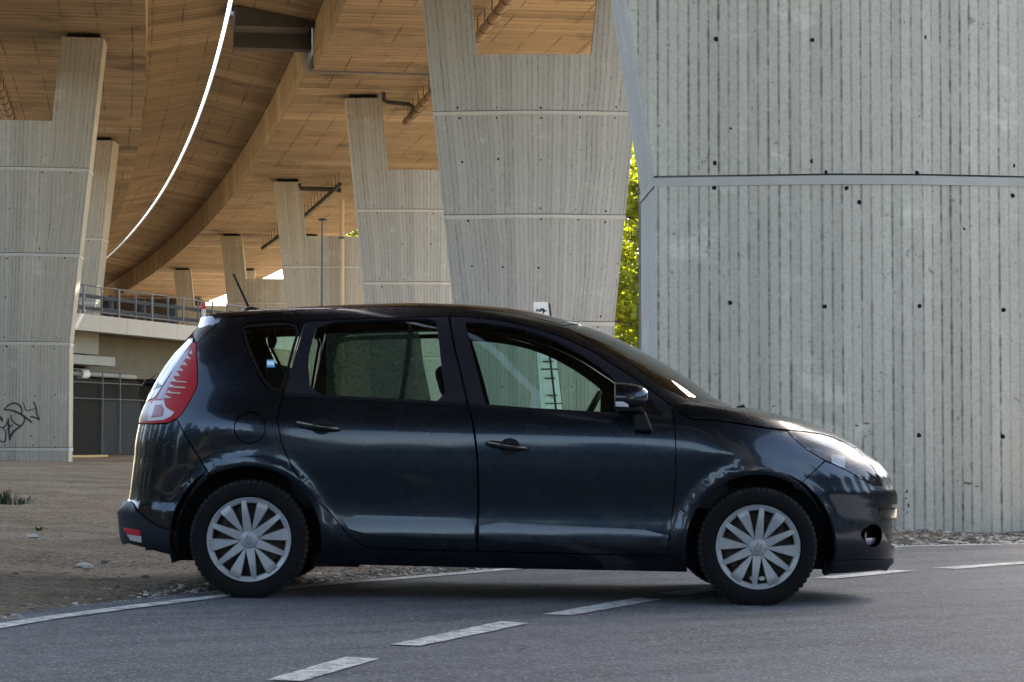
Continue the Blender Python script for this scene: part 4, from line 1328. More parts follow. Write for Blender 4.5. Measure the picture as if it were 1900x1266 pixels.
def mesh_obj(name, V, N, Fc, mat, parent):
    me = bpy.data.meshes.new(name)
    me.from_pydata([tuple(map(float, q)) for q in V], [], [tuple(map(int, f)) for f in Fc])
    me.materials.append(mat)
    me.polygons.foreach_set("use_smooth", [True] * len(me.polygons))
    if len(me.vertices) == len(V):
        me.normals_split_custom_set_from_vertices([tuple(map(float, q)) for q in N])
    o = bpy.data.objects.new(name, me); COL.objects.link(o)
    if parent is not None: o.parent = parent
    return o
def mirror_parts(V, N, Fc):
    # computed with y outward; near side is y<0
    near = (V * [1, -1, 1], N * [1, -1, 1], Fc)
    far = (V.copy(), N.copy(), [tuple(f)[::-1] for f in Fc])
    return near, far
CAR = empty("parked_car", tuple(C0), (0, CA, 0))
tag(CAR, "dark blue-grey compact people carrier seen side-on, parked on the road under the viaduct", "car")
def panel(name, poly, mat, parent=None, center=False, **kw):
    V, N, Fc = panel_arrays(poly, **kw)
    (v1, n1, f1), (v2, n2, f2) = mirror_parts(V, N, Fc)
    if center:
        b = len(v1)
        par = parent if parent is not None else CAR
        return mesh_obj(name, np.concatenate([v1, v2]), np.concatenate([n1, n2]), list(f1) + [tuple(i + b for i in f) for f in f2], mat, par)
    pr = parent if isinstance(parent, (list, tuple)) else [parent or CAR] * 2
    return [mesh_obj(name, v1, n1, f1, mat, pr[0]), mesh_obj(name, v2, n2, f2, mat, pr[1])]
def arc(cx, r, a0, a1, n=22, cz=WZ):
    return [(cx + r * math.cos(R_(a0 + (a1 - a0) * k / n)), cz + r * math.sin(R_(a0 + (a1 - a0) * k / n))) for k in range(n + 1)]

# --- traced outlines (near side)
bpil = curve(PX((835, 587.5), (842, 635), (856, 692), (868, 746), (877.7, 782), (885, 834), (888, 890), (888.5, 940), (887, 975), (885.8, 1023)), 4)
def cut(curve_, z, above):
    return [q for q in curve_ if (q[1] >= z if above else q[1] <= z)]
rdoor_back = curve(PX((567, 597), (546, 663), (527, 727), (516.5, 767), (517.4, 796), (527, 834), (550.6, 881), (579, 919), (612, 952), (640.6, 985), (660, 1003), (680, 1014), (705, 1018.8)), 4)
fdoor_front = curve(PX((1249.7, 776), (1253.5, 815), (1254, 862), (1252.3, 909.6), (1247, 955), (1242, 1000), (1235.5, 1031.5)), 4)
afr = curve(PX((835, 587.5), (858.5, 588), (895, 591), (932.6, 596), (979, 605.5), (1037, 624), (1095, 650.5), (1141, 679), (1187, 709), (1220, 734), (1243, 753), (1249.7, 776)), 4)
glass_edge = curve(PX((1046, 604.5), (1080, 625), (1120, 647), (1164, 672.5), (1195, 694), (1222, 713.6), (1255, 730), (1289, 744), (1329, 753.5), (1343, 757)), 4)
roof_seam = curve(PX((415, 590), (446, 586.5), (536, 578), (620, 573), (700, 569.6), (795, 569), (866, 571.2), (937, 579), (984, 587.5), (1020, 597), (1046, 604.5)), 4)
cowl = PX((1369, 785.5), (1325, 779.5), (1285, 778), (1262, 764), (1243, 753))
beltF = PX((869, 749.5), (1000, 759.5), (1141, 770.5), (1247, 776.5))
beltR = PX((864, 748.6), (828, 746.5), (759, 743), (650, 737), (527, 730))
archR = arc(-WX - .004, .388, -8, 182)
archF = arc(WX, .383, -12, 190)
sill_bot = PX((1276, 1062), (1100, 1059), (900, 1055), (700, 1050), (592, 1047))
# body side
qw = round_poly(PX((447, 611), (452, 602), (470, 599), (563, 595), (545, 655), (527.5, 729), (508, 727.5), (489, 713.5), (470, 677), (455, 640)), 2)
flap = [(px2xz(463.4, 794)[0] + .083 * math.cos(2 * math.pi * k / 32), px2xz(463.4, 794)[1] + .083 * math.sin(2 * math.pi * k / 32)) for k in range(32)]
tl_front = curve(PX((327.7, 776.8), (342, 761), (364, 721), (366, 707), (366.3, 680), (364.4, 638)), 3)
bump_line = PX((389.5, 883), (376, 860), (350, 818), (327.7, 776.8))
spoil = PX((364.4, 637), (415, 590))
lower_door = [q for q in [bpil[-1]]]
iR = min(range(len(archR)), key=lambda i: math.dist(archR[i], bump_line[0]))
archR_front = [q for q in archR[:iR]]
body_poly = (roof_seam + glass_edge[1:] + cowl[:-1] + afr[::-1][1:] + [px2xz(700, 590.5)] + rdoor_back[:] + PX((790, 1021), (883, 1023.3)) + PX((1050, 1027.5), (1235.5, 1031.8), (1274, 1036)) + sill_bot + archR_front + bump_line + tl_front[1:] + [spoil[1]])
# drop repeats
def clean(p):
    out = []
    for q in p:
        if not out or math.dist(out[-1], q) > 1e-4: out.append((float(q[0]), float(q[1])))
    if math.dist(out[0], out[-1]) < 1e-4: out.pop()
    return out
body = panel("body_side", clean(body_poly), M['paint'], holes=[qw, flap])
panel("fuel_flap", flap, M['paint'], body)
qg = panel("quarter_window", qw, M['glass'], off=-.006, rim=0, inset=.004)
band = panel("window_band", qw, M['gloss'], qg, holes=[inset_poly(qw, .022)], off=-.004, rim=0, inset=.003)
st = PX((494.7, 667), (509.6, 667), (509.6, 681), (494.7, 681)); s2 = PX((495.8, 670), (508.4, 670), (508.4, 677), (495.8, 677))
for nm, pp, mm, oo in (("sticker", st, simple("sticker_blue", (.10, .38, .62), .5), -.004), ("sticker_patch", s2, M['white'], -.003)):
    V, N, Fc = panel_arrays(pp, off=oo, rim=0, inset=0, st=.01)
    mesh_obj(nm, V * [1, -1, 1], N * [1, -1, 1], Fc, mm, qg[0])

# --- doors
zb = beltF[0][1]
fd_poly = clean([q for q in beltF] + fdoor_front[1:] + PX((1050, 1027.3), (888, 1023.2)) + [q for q in bpil if q[1] < zb - .004][::-1])
fdoor = panel("front_door", fd_poly, M['paint'])
fr_outer = clean(afr + beltF[::-1][1:] + [q for q in bpil if q[1] > zb + .004][::-1][:0] + [q for q in bpil if q[1] > zb + .004][::-1])
fglass = clean(curve(PX((863.5, 598.5), (895, 600), (932, 604.7), (983.6, 616), (1036.8, 635), (1083, 660), (1118, 684), (1139, 701)), 4) + PX((1142, 716), (1141, 765), (1039, 758.7), (902.5, 751.8), (884, 680)))
ftri = clean(PX((1152, 710), (1199, 738), (1229, 767), (1228, 771), (1151, 766)))
ffr = panel("window_frame", fr_outer, M['frameblk'], fdoor, holes=[fglass, ftri])
panel("window", fglass, M['glass'], fdoor, off=-.012, rim=0, inset=-.004)
panel("corner_window", ftri, M['gloss'], fdoor, off=-.006, rim=0, inset=-.002)
rb = clean(beltR + [q for q in rdoor_back if q[1] < beltR[-1][1] - .004] + PX((790, 1020.5), (881.5, 1022.8)) + [(q[0] - .006, q[1]) for q in bpil if q[1] < beltR[0][1] - .004][::-1])
rdoor = panel("rear_door", rb, M['paint'])
rfr = clean([(q[0] - .006, q[1]) for q in bpil if q[1] > zb + .006][::-1] + PX((700, 590.5), (567, 597)) + [q for q in rdoor_back if q[1] > beltR[-1][1] + .003][1:] + beltR[::-1])
rglass = clean(round_poly(PX((591, 599.5), (690, 594.5), (759, 593), (808, 592.5), (811, 610), (818, 680), (828, 744), (760, 741), (660, 736), (577.5, 731.5), (572.5, 668), (580, 635)), 1))
panel("window_frame", rfr, M['frameblk'], rdoor, holes=[rglass])
panel("window", rglass, M['glass'], rdoor, off=-.012, rim=0, inset=-.004)
bm_ = NM("blind_mesh")
tb_ = bm_.n("ShaderNodeBsdfTransparent"); mxb = bm_.n("ShaderNodeMixShader")
nzb = bm_.noise(bm_.obj(), 55, 4, .7)
bm_.p(Base_Color=bm_.mix(nzb, (.022, .022, .017), (.06, .06, .046)), Roughness=.9)
bm_.t.links.new(bm_.math('MULTIPLY_ADD', nzb, .2, .74), mxb.inputs[0]); bm_.t.links.new(tb_.outputs[0], mxb.inputs[1]); bm_.t.links.new(bm_.b.outputs[0], mxb.inputs[2]); bm_.t.links.new(mxb.outputs[0], bm_.out.inputs[0])
BLIND = bm_.mat
blind = clean(curve(PX((604, 608), (700, 604), (776, 603)), 4) + curve(PX((780, 618), (782, 640), (786, 670), (793, 705), (801, 746)), 4) + PX((700, 741), (604, 735)))
V, N, Fc = panel_arrays(blind, off=-.06, rim=0, inset=0)
mesh_obj("sunblind", V * [1, -1, 1], N * [1, -1, 1], Fc, BLIND, rdoor[0])
mb = MB(); q_ = [loc_at(*v, -.60) for v in ((764, 590), (757, 660), (745, 744))]
mb.tube([tuple(v) for v in q_], .016, 6); mb.build("seat_belt", M['black'], CAR)
trim_m = simple("pillar_trim", (.030, .028, .022), .8)
for outer_, gl_, dd in ((fr_outer, fglass, fdoor), (rfr, rglass, rdoor)):
    V, N, Fc = panel_arrays(outer_, off=-.05, rim=0, inset=0, holes=[inset_poly(gl_, .016)], st=.06)
    mesh_obj("inner_trim", V, N, [tuple(f)[::-1] for f in Fc], trim_m, dd[1])
for dd, pp in ((fdoor, PX((889.5, 966.5), (1060, 975), (1241, 986), (1238, 1020), (1060, 1009), (889.5, 1002))), (rdoor, PX((630, 955), (760, 958.5), (872, 963), (880, 969), (881, 993), (872, 1001), (760, 995), (652, 989)))):
    zt_ = max(q[1] for q in pp)
    V, N, Fc = panel_arrays(clean(round_poly(pp, 1)), rim=.010, inset=0, st=.03, offfn=lambda x, z: .003 + .085 * np.clip(zt_ - z, 0, .14))
    k_ = N[:, 1] > .7
    N[k_, 2] += .085; N /= np.linalg.norm(N, axis=1, keepdims=True)
    for sgn in (0, 1): mesh_obj("rubbing_strip", *mirror_parts(V, N, Fc)[sgn], M['paint'], dd[sgn])
bt = [q for q in bpil if q[1] > .98]
panel("pillar_trim", clean([(q[0] - .045, q[1]) for q in bt] + [(q[0] + .045, q[1]) for q in bt][::-1]), M['dark'], off=-.022, rim=0, inset=0, st=.05)
# black sealing strip under the windows
for dd, line in ((fdoor, beltF), (rdoor, beltR[::-1])):
    c = curve(line, 6)
    strip = [(q[0], q[1] + .004) for q in c] + [(q[0], q[1] - .012) for q in c][::-1]
    panel("belt_seal", clean(strip), M['black'], dd, off=.002, rim=.004, inset=0, st=.05)
# liner behind the gaps
liner = [(-1.95, .24), (1.75, .24), (1.75, .72), (1.25, .93), (.9, 1.0), (-1.5, 1.0), (-1.9, .8)]
V, N, Fc = panel_arrays(liner, off=-.035, rim=0, inset=0, st=.06, keep=lambda x, z: (np.hypot(x - WX, z - WZ) > .415) & (np.hypot(x + WX, z - WZ) > .415))
(v1, n1, f1), (v2, n2, f2) = mirror_parts(V, N, Fc)
bb_ = len(v1)
mesh_obj("inner_shell", np.concatenate([v1, v2]), np.concatenate([n1, n2]), list(f1) + [tuple(i + bb_ for i in f) for f in f2], M['dark'], CAR)

# door handles with their cups
def lofted(path, radii, ry, seg=12):
    mb_ = MB(); vs, fs = [], []
    for (p, r, q) in zip(path, radii, ry):
        for k in range(seg):
            a = 2 * math.pi * k / seg
            vs.append((p[0], p[1] + q * math.cos(a), p[2] + r * math.sin(a)))
    n = len(path)
    for i in range(n - 1):
        for k in range(seg):
            fs.append((i * seg + k, i * seg + (k + 1) % seg, (i + 1) * seg + (k + 1) % seg, (i + 1) * seg + k))
    fs += [tuple(range(seg)), tuple((n - 1) * seg + k for k in range(seg))]
    mb_.add(vs, fs); return mb_
def handle(door, a, b, cup, rx, rz):
    (xa, za), (xb, zb_) = px2xz(*a), px2xz(*b)
    for sgn, d in ((-1, door[0]), (1, door[1])):
        pth, rr, ry = [], [], []
        for k in range(13):
            t = k / 12
            x, z = xa + (xb - xa) * t, za + (zb_ - za) * t
            out = .012 + .030 * math.sin(math.pi * min(1, max(0, t))) ** .6
            y = float(Yf(x, z)) + out
            pth.append((x, sgn * y, z)); e = math.sin(math.pi * (t * .94 + .03)) ** .35
            rr.append((.0225 - .007 * t) * e); ry.append((.012) * e)
        lofted(pth, rr, ry).build("handle", M['gloss'], d, smooth=True)
    cx, cz = px2xz(*cup)
    cp = [(cx + rx * math.cos(2 * math.pi * k / 28), cz + rz * math.sin(2 * math.pi * k / 28)) for k in range(28)]
    panel("handle_cup", cp, M['black'], door, off=.0015, rim=.004, inset=0, st=.015)
handle(rdoor, (549, 785), (631, 797), (597, 791), .058, .045)
handle(fdoor, (901, 822), (981, 833), (946, 829.5), .055, .047)

# --- front wing, bonnet, bumper
wing = clean(fdoor_front[::-1][:] + cowl[2:0:-1] + PX((1369, 785.5), (1412, 792.5), (1460, 799), (1471, 812), (1496, 834), (1530, 855), (1474, 908)) + [q for q in archF if q[0] < px2xz(1474, 908)[0]] + PX((1274.5, 1037)))
wing = clean(fdoor_front[::-1] + PX((1244, 754), (1262, 765.5), (1285, 779), (1325, 780), (1369, 786.5), (1412, 793.5), (1460, 800), (1471, 812), (1496, 834), (1530, 855), (1474, 908)) + [q for q in archF if q[0] < px2xz(1474, 908)[0] and q[1] > px2xz(1274.5, 1037)[1]] + PX((1274.5, 1037)))
panel("front_wing", wing, M['paint'])
seam_b = curve(PX((1343, 757), (1352, 768), (1369, 785)), 4)
bon_side = seam_b + curve(PX((1369, 785), (1412, 792), (1460, 798), (1500, 801.5), (1536, 808.5), (1562, 819), (1586, 832)), 4)[1:]
tip = bon_side[-1]
zc0 = tip[1] + .015
bon_poly = clean(bon_side + sil_f(zc0, 1.062, 40))
panel("bonnet", bon_poly, M['paint'], center=True, dom='xy', st=.03)
hl_low = curve(PX((1460, 798.5), (1471, 812), (1496, 833.5), (1532, 855), (1572, 874), (1616, 898.5), (1637, 901)), 3)
hl_top = curve(PX((1460, 798.5), (1500, 802), (1536, 809), (1562, 819.5), (1586, 833), (1605, 850), (1623, 872), (1637, 901)), 3)
hl = clean(hl_low + hl_top[::-1][1:-1])
lamp = panel("headlight", [q for q in inset_poly(hl, .003)], M['lens'], rim=.03, inset=0, st=.03)
def deep(x, z): return -.045 - .016 * np.sin(x * 17) * np.sin(z * 24)
panel("reflector", inset_poly(hl, .006), simple("lamp_inside", (.16, .17, .20), .18, .8, var=.4, scale=25), lamp, rim=0, inset=0, offfn=lambda x, z: deep(x, z) * np.clip(dist_poly(np.asarray(x), np.asarray(z), hl) / .03, .12, 1), st=.016)
top_s = PX((1478, 801), (1500, 804), (1536, 811.5), (1562, 822), (1584, 835), (1600, 849), (1585, 847), (1560, 834), (1530, 823), (1500, 812))  # white strip painting the sky's reflection along the lamp's top edge
panel("top_glint", clean(top_s), simple("glint_white", (.62, .64, .66), .3, var=.15, scale=40), lamp, off=-.012, rim=.006, inset=0, st=.03)
sq = PX((1546, 838), (1572, 842), (1573, 866), (1549, 858))
panel("inner_reflector", clean(sq), simple("reflector_bright", (.70, .71, .74), .2, .4, var=.1), lamp, off=-.022, rim=.01, inset=0, st=.03)
panel("lamp_bezel", inset_poly(hl, .002), M['black'], lamp, holes=[inset_poly(hl, .008)], off=-.004, rim=0, inset=0, st=.05)
for sgn, L_ in ((-1, lamp[0]), (1, lamp[1])):
    for (px, py, r) in [(1606, 878, .036), (1516, 828, .028)]:
        x, z = px2xz(px, py); y = float(Yf(x, z)); n_ = normal(np.array([x]), np.array([y]), np.array([z]))[0]
        mb = MB(); mb.revolve([(0, .0), (r * .5, .004), (r * .9, .02), (r, .035), (r * 1.05, .036), (r * 1.05, .0)], 18, axis='z')
        o = mb.build("projector", M['chrome'], L_, smooth=True, angle=45)
        o.location = Vector((x, sgn * y, z)) - Vector((n_[0], sgn * n_[1], n_[2])) * .07
        o.rotation_euler = Vector((1, sgn * .35, .1)).to_track_quat('Z', 'Y').to_euler()
zg_t, zg_b = px2xz(1645, 937)[1], px2xz(1655, 1018)[1]
gr_edge = curve(PX((1629, 937), (1633, 955), (1640, 985), (1650, 1008), (1657, 1018)), 4)
fb_edge_arch = [q for q in archF if q[0] > px2xz(1474, 908)[0]]
bump_front = clean(PX((1530.7, 856)) + hl_low[10:] + hl_top[::-1][1:10] + [tip] + sil_f(zc0, zg_t, 30) + gr_edge + sil_f(zg_b, .20, 12) + PX((1656, 1037), (1600, 1038.5), (1529, 1040.5)) + fb_edge_arch + PX((1474, 908)))
cx, cz = px2xz(1621.5, 994)
fogp = [(cx + .052 * math.cos(2 * math.pi * k / 28), cz + .060 * math.sin(2 * math.pi * k / 28)) for k in range(28)]
fb = panel("front_bumper", bump_front, M['paint'], center=True, st=.03, holes=[fogp], offfn=lambda x, z: -.022 * np.exp(-(((x - px2xz(1600, 990)[0]) / .075) ** 2 + ((z - px2xz(1600, 991)[1]) / .042) ** 2) ** 1.3) + .007 * np.exp(-((z - px2xz(1600, 1028)[1]) / .022) ** 2))
grl = clean(gr_edge + sil_f(zg_b, zg_t, 12))
gp = panel("grille", grl, M['black'], fb, center=True, off=-.03, rim=0, inset=-.003)
for k in range(5):
    z0 = zg_b + (zg_t - zg_b) * (.12 + .17 * k)
    x0 = np.interp(z0, [q[1] for q in gr_edge][::-1], [q[0] for q in gr_edge][::-1])
    hh = .011 if k < 4 else .05
    if k == 4: z0 = zg_t - .075
    sl = clean([(x0 + .006, z0 + hh), (x0 + .006, z0)] + sil_f(z0, z0 + hh, 3))
    panel("grille_bar", sl, M['black'] if k < 4 else M['gloss'], fb, center=True, off=-.024 if k < 4 else -.006, rim=.01, inset=0, st=.04)
for sgn in (0, 1):
    V, N, Fc = panel_arrays(fogp, off=-.055, rim=-.050, inset=-.001, st=.015)
    mesh_obj("fog_lamp_cup", *mirror_parts(V, N, Fc)[sgn], M['gloss'], fb)
    lens_ = [q for q in fogp if q[1] < cz - .008]
    V, N, Fc = panel_arrays(clean(sorted(lens_, key=lambda q: q[0])), off=-.030, rim=0, inset=.003, st=.012)
    mesh_obj("fog_lamp", *mirror_parts(V, N, Fc)[sgn], simple("lamp_glass", (.20, .23, .28), .15, .6, coat=.5), fb)
lip = clean(PX((1529, 1041), (1600, 1039), (1656, 1037.5)) + sil_f(.197, .15, 6) + PX((1640, 1055), (1543, 1064), (1529, 1067.5)))
panel("bumper_lip", lip, M['plastic'], fb, center=True, off=.004, rim=.03, inset=0)

# --- windscreen, roof, tail
ws = clean(glass_edge + sil_f(1.075, 1.520, 50))
wsg = panel("windscreen", ws, M['screen'], center=True, dom='yzf', off=-.003, rim=0, st=.04)
panel("screen_band", ws, M['gloss'], wsg, center=True, dom='yzf', holes=[], off=-.006, rim=0, st=.04, keep=lambda x, z: (dist_poly(x, z, glass_edge + glass_edge[::-1][1:-1]) < .022) | (z < 1.10) | (z > 1.50))
ztop_c = lambda x: float(zup(np.array([x]), np.array([0.001]))[0])
xf0, xr0 = .40, -1.53
top_line = [(x, ztop_c(x) ) for x in np.linspace(float(XE(1.523)), xr0, 90)]
roof_poly = clean(roof_seam[::-1][:] [::-1][::-1] + [])
roof = clean(roof_seam[::-1] + [(float(XR(1.560)), 1.5615)] + top_line[::-1] + [])
panel("roof", roof, M['paint'], center=True, dom='xy', rim=.006, st=.035, inset=.0015)
zsp = px2xz(361, 606)[1]
tail_top = clean(spoil + [(float(XR(1.560)), 1.5605)] + sil_r(1.558, 1.485, 40) + PX((358.5, 622)))
tg_edge = curve(PX((358.5, 634), (344, 652), (323, 683), (301.6, 716)), 4)
tg_low_e = curve(PX((301.6, 716), (287.4, 737.7), (273, 745), (259, 771), (256, 786)), 4)
zs = px2xz(301.6, 716)[1]
zw = 1.085
tail = panel("tailgate", clean(tg_low_e + sil_r(px2xz(256, 786)[1], zw, 16) + []), M['paint'], center=True, st=.03)
panel("spoiler", tail_top, M['paint'], tail, center=True, st=.03, inset=.001, rim=.02)
panel("rear_window", clean(PX((358.5, 622)) + tg_edge + sil_r(zw + .004, 1.483, 40)), M['rearglass'], tail, center=True, dom='yzr', st=.035, rim=0)
panel("window_trim", clean(tg_edge + curve(PX((358.5, 634), (344, 652), (323, 683), (301.6, 716)), 4)[::-1][:0] + curve(PX((351, 629), (337, 647), (316, 678), (295, 711)), 4)[::-1]), M['gloss'], tail, off=.002, st=.035, rim=0, inset=0)
w0 = loc_at(282, 711, -.05)
mb = MB(); mb.tube([(w0[0] + .02, -.02, w0[2]), (w0[0] - .035, -.02, w0[2] + .004), (w0[0] - .05, -.03, w0[2] - .012)], [.022, .02, .012], 10); mb.tube([(w0[0] - .03, -.02, w0[2] + .004), (w0[0] - .015, .25, w0[2] + .06)], .008, 8)
mb.build("rear_wiper", M['black'], tail, smooth=True, angle=50)
# tail light with its details
T_ = lambda *pts: [px2xz(210 + a / 5.753, 580 + b / 5.753) for a, b in pts]
tlo = clean(curve(PX((358.5, 634), (344, 652), (323, 683), (301.6, 716), (287.4, 737.7), (273, 745), (259, 771), (256.8, 786)), 3) + PX((285, 786.5), (311, 785)) + tl_front + PX((362, 636)))
tl = panel("tail_light", tlo, simple("lamp_red", (.36, .001, .003), .30, coat=.0, var=.2, scale=30), inset=.003)
tl[0].data.materials[0].node_tree.nodes['Principled BSDF'].inputs['Specular IOR Level'].default_value = .12
def tl_part(name, pts, mat, off):
    for sgn, par in ((0, tl[0]), (1, tl[1])):
        V, N, Fc = panel_arrays(clean(T_(*pts)), off=off, rim=.003, inset=0, st=.02)
        q = mirror_parts(V, N, Fc)[sgn]; mesh_obj(name, *q, mat, par)
lil = simple("lamp_lilac", (.24, .18, .30), .35, coat=.0, var=.25, scale=40)
wfr = simple("lamp_white", (.46, .44, .46), .35, coat=.0, var=.1)
tan_ = simple("lamp_tan", (.42, .31, .21), .3, coat=.1)
tl_part("clear_strip", [(822, 368), (790, 402), (700, 505), (600, 690), (520, 820), (472, 920), (548, 932), (560, 870), (600, 772), (700, 612), (790, 470)], lil, .0015)
tl_part("white_frame", [(430, 945), (545, 938), (560, 1005), (610, 1045), (655, 1062), (615, 1110), (540, 1148), (372, 1158), (398, 1000)], wfr, .002)
tl_part("clear_lens", [(372, 950), (412, 960), (370, 1156), (276, 1160), (300, 1060), (345, 975)], simple("lamp_clear", (.26, .16, .18), .3, coat=.0, var=.3, scale=40), .0015)
tl_part("red_core", [(450, 990), (520, 985), (545, 1040), (530, 1110), (412, 1124), (436, 1050)], simple("lamp_core", (.20, .004, .03), .3, coat=.0, var=.3, scale=50), .004)
teeth = [[(835, 400), (806, 445), (850, 448)], [(800, 460), (775, 490), (838, 505)], [(765, 525), (735, 560), (795, 568)], [(725, 590), (690, 618), (752, 628)], [(690, 640), (650, 675), (718, 685)], [(650, 700), (622, 735), (690, 745)],
         [(612, 760), (592, 800), (665, 800)], [(590, 830), (572, 860), (640, 865)], [(560, 880), (555, 915), (632, 915)]]
bars = [[(680, 733), (785, 738), (785, 750), (680, 745)], [(650, 792), (772, 796), (772, 811), (650, 805)], [(630, 854), (720, 857), (720, 869), (630, 865)]]
for sgn, par in ((0, tl[0]), (1, tl[1])):
    for nm, group in (("reflector_teeth", teeth), ("reflector_bars", bars)):
        Vs, Ns, Fs, b_ = [], [], [], 0
        for tr in group:
            V, N, Fc = panel_arrays(clean(T_(*tr)), off=.003, rim=.002, inset=0, st=.02)
            V, N, Fc = mirror_parts(V, N, Fc)[sgn]
            Vs.append(V); Ns.append(N); Fs += [tuple(i + b_ for i in f) for f in Fc]; b_ += len(V)
        mesh_obj(nm, np.concatenate(Vs), np.concatenate(Ns), Fs, tan_, par)
# rear bumper
arch_rear = [q for q in archR if q[0] < px2xz(388, 884)[0] and q[1] > px2xz(331, 984)[1]]
lowtop = curve(PX((237, 931), (247, 933), (261.6, 952), (285, 971), (309, 981.6), (330, 984.4)), 4)
xb0 = px2xz(331, 984)[0]
arch_rear = [q for q in arch_rear if q[0] > -1.74]
rbump = clean(PX((256.8, 787), (285, 787.5), (311, 786), (327.7, 777.8), (350, 819), (376, 861), (389, 884)) + arch_rear + lowtop[::-1] + sil_r(.49, px2xz(256.8, 787)[1], 20))
rbp = panel("rear_bumper", rbump, M['paint'], center=True, st=.03)
rlow = clean(lowtop + PX((330, 1030), (300, 1023), (270, 1015), (240, 1007)) + sil_r(.25, .478, 24))
rl_ = panel("lower_bumper", rlow, M['plastic'], rbp, center=True, off=.010, rim=.03, st=.03)
refl = PX((232, 978), (263, 983.5), (265, 994), (239, 990)); refw = PX((239, 991), (265, 994.6), (266, 1006), (246, 1002))
for nm, pp, mm in (("reflector", refl, simple("reflector_red", (.40, .012, .02), .25, coat=.3)), ("reflector_white", refw, simple("reflector_pale", (.42, .38, .38), .25, coat=.3))):
    V, N, Fc = panel_arrays(clean(pp), off=.013, rim=.006, inset=0, st=.02)
    for sgn in (0, 1): mesh_obj(nm, *mirror_parts(V, N, Fc)[sgn], mm, rbp)

# --- wheel arch liners, floor, cabin
for wx, r in ((-WX, .43), (WX, .42)):
    for sgn in (-1, 1):
        mb = MB(); n = 26; vs, fs = [], []
        for k in range(n + 1):
            a = R_(-18 + 216 * k / n)
            for y in (.55, .868): vs.append((wx + r * math.cos(a), sgn * y, WZ + r * math.sin(a)))
        fs = [(2 * k, 2 * k + 1, 2 * k + 3, 2 * k + 2) for k in range(n)]
        mb.add(vs, fs)
        vs2 = [(wx + r * math.cos(R_(-18 + 216 * k / n)), sgn * .55, WZ + r * math.sin(R_(-18 + 216 * k / n))) for k in range(n + 1)]
        mb.add(vs2, [tuple(range(n + 1))])
        mb.build("wheel_arch_liner", M['dark'], CAR)
mb = MB(); mb.box((0, 0, .27), (1.85, 1.62, .12)); mb.box((1.78, 0, .30), (.28, .9, .14)); mb.box((-1.83, 0, .30), (.26, 1.0, .14)); mb.box((0, 0, .30), (3.4, 1.08, .14))
mb.tube([(-2.0, .45, .235), (-1.2, .3, .21), (.9, .1, .2)], .035, 8); mb.box((-.9, -.70, .195), (.25, .12, .05)); mb.box((.75, -.68, .195), (.3, .14, .03))
mb.build("underbody", M['dark'], CAR)
V, N, Fc = panel_arrays(roof, dom='xy', off=-.03, rim=0, inset=.01, st=.06)
q1, q2 = mirror_parts(V, N, Fc); b_ = len(q1[0])
mesh_obj("headlining", np.concatenate([q1[0], q2[0]]), np.concatenate([q1[1], q2[1]]), list(q1[2]) + [tuple(i + b_ for i in f) for f in q2[2]], M['lining'], CAR)
# dashboard and steering wheel
mb = MB()
prof = [(.62, .55), (.58, .80), (.62, .93), (.74, .99), (.92, 1.02), (1.12, 1.02), (1.2, .9), (1.2, .5)]
mb.prism(prof, -.74, .74); mb.build("dashboard", M['black'], CAR, angle=30)
sw = empty("steering_wheel", (.46, .36, .98), (0, R_(-62), 0)); sw.parent = CAR
mb = MB(); mb.tube([(.185 * math.cos(a), .185 * math.sin(a), 0) for a in [2 * math.pi * k / 36 for k in range(37)]], .017, 10, cap=False); mb.build("rim", M['black'], sw, smooth=True)
mb = MB(); mb.box((0, 0, -.015), (.12, .10, .05)); mb.box((0, .09, 0), (.03, .16, .02)); mb.box((0, -.09, 0), (.03, .16, .02)); mb.tube([(0, 0, -.02), (0, 0, -.3)], .03, 8); mb.build("hub", M['black'], sw)
def seat(x, y, wd, name="seat"):
    s = empty(name, (x, y, .4)); s.parent = CAR
    mb = MB()
    M1 = Matrix.Rotation(R_(-16), 3, 'Y')
    mb.box((.1, 0, .08), (.52, wd, .16)); o = mb.build("cushion", M['cloth'], s)
    mb = MB(); mb.box((-.26, 0, .36), (.14, wd, .62), M=M1); o2 = mb.build("backrest", M['cloth'], s)
    mb = MB(); mb.box((-.385, 0, .78), (.09, .26, .18), M=M1); o3 = mb.build("headrest", M['cloth'], s)
    for q in (o, o2, o3):
        bv = q.modifiers.new("bevel", 'BEVEL'); bv.width = .045; bv.segments = 4
        for p in q.data.polygons: p.use_smooth = True
for y in (-.36, .36): seat(.05, y, .48)
for y in (-.44, 0, .44): seat(-.88, y, .40)
# hanging strap in the boot window
p = loc_at(504, 632, .35)
mb = MB(); mb.tube([p + np.array([0, 0, .06]), p + np.array([.004, 0, 0]), p + np.array([0, 0, -.045])], [.02, .03, .018], 8); mb.tube([p + np.array([0, 0, -.03]), p + np.array([.005, 0, -.075])], .006, 6)
mb.build("seat_belt_reel", M['black'], CAR, smooth=True)

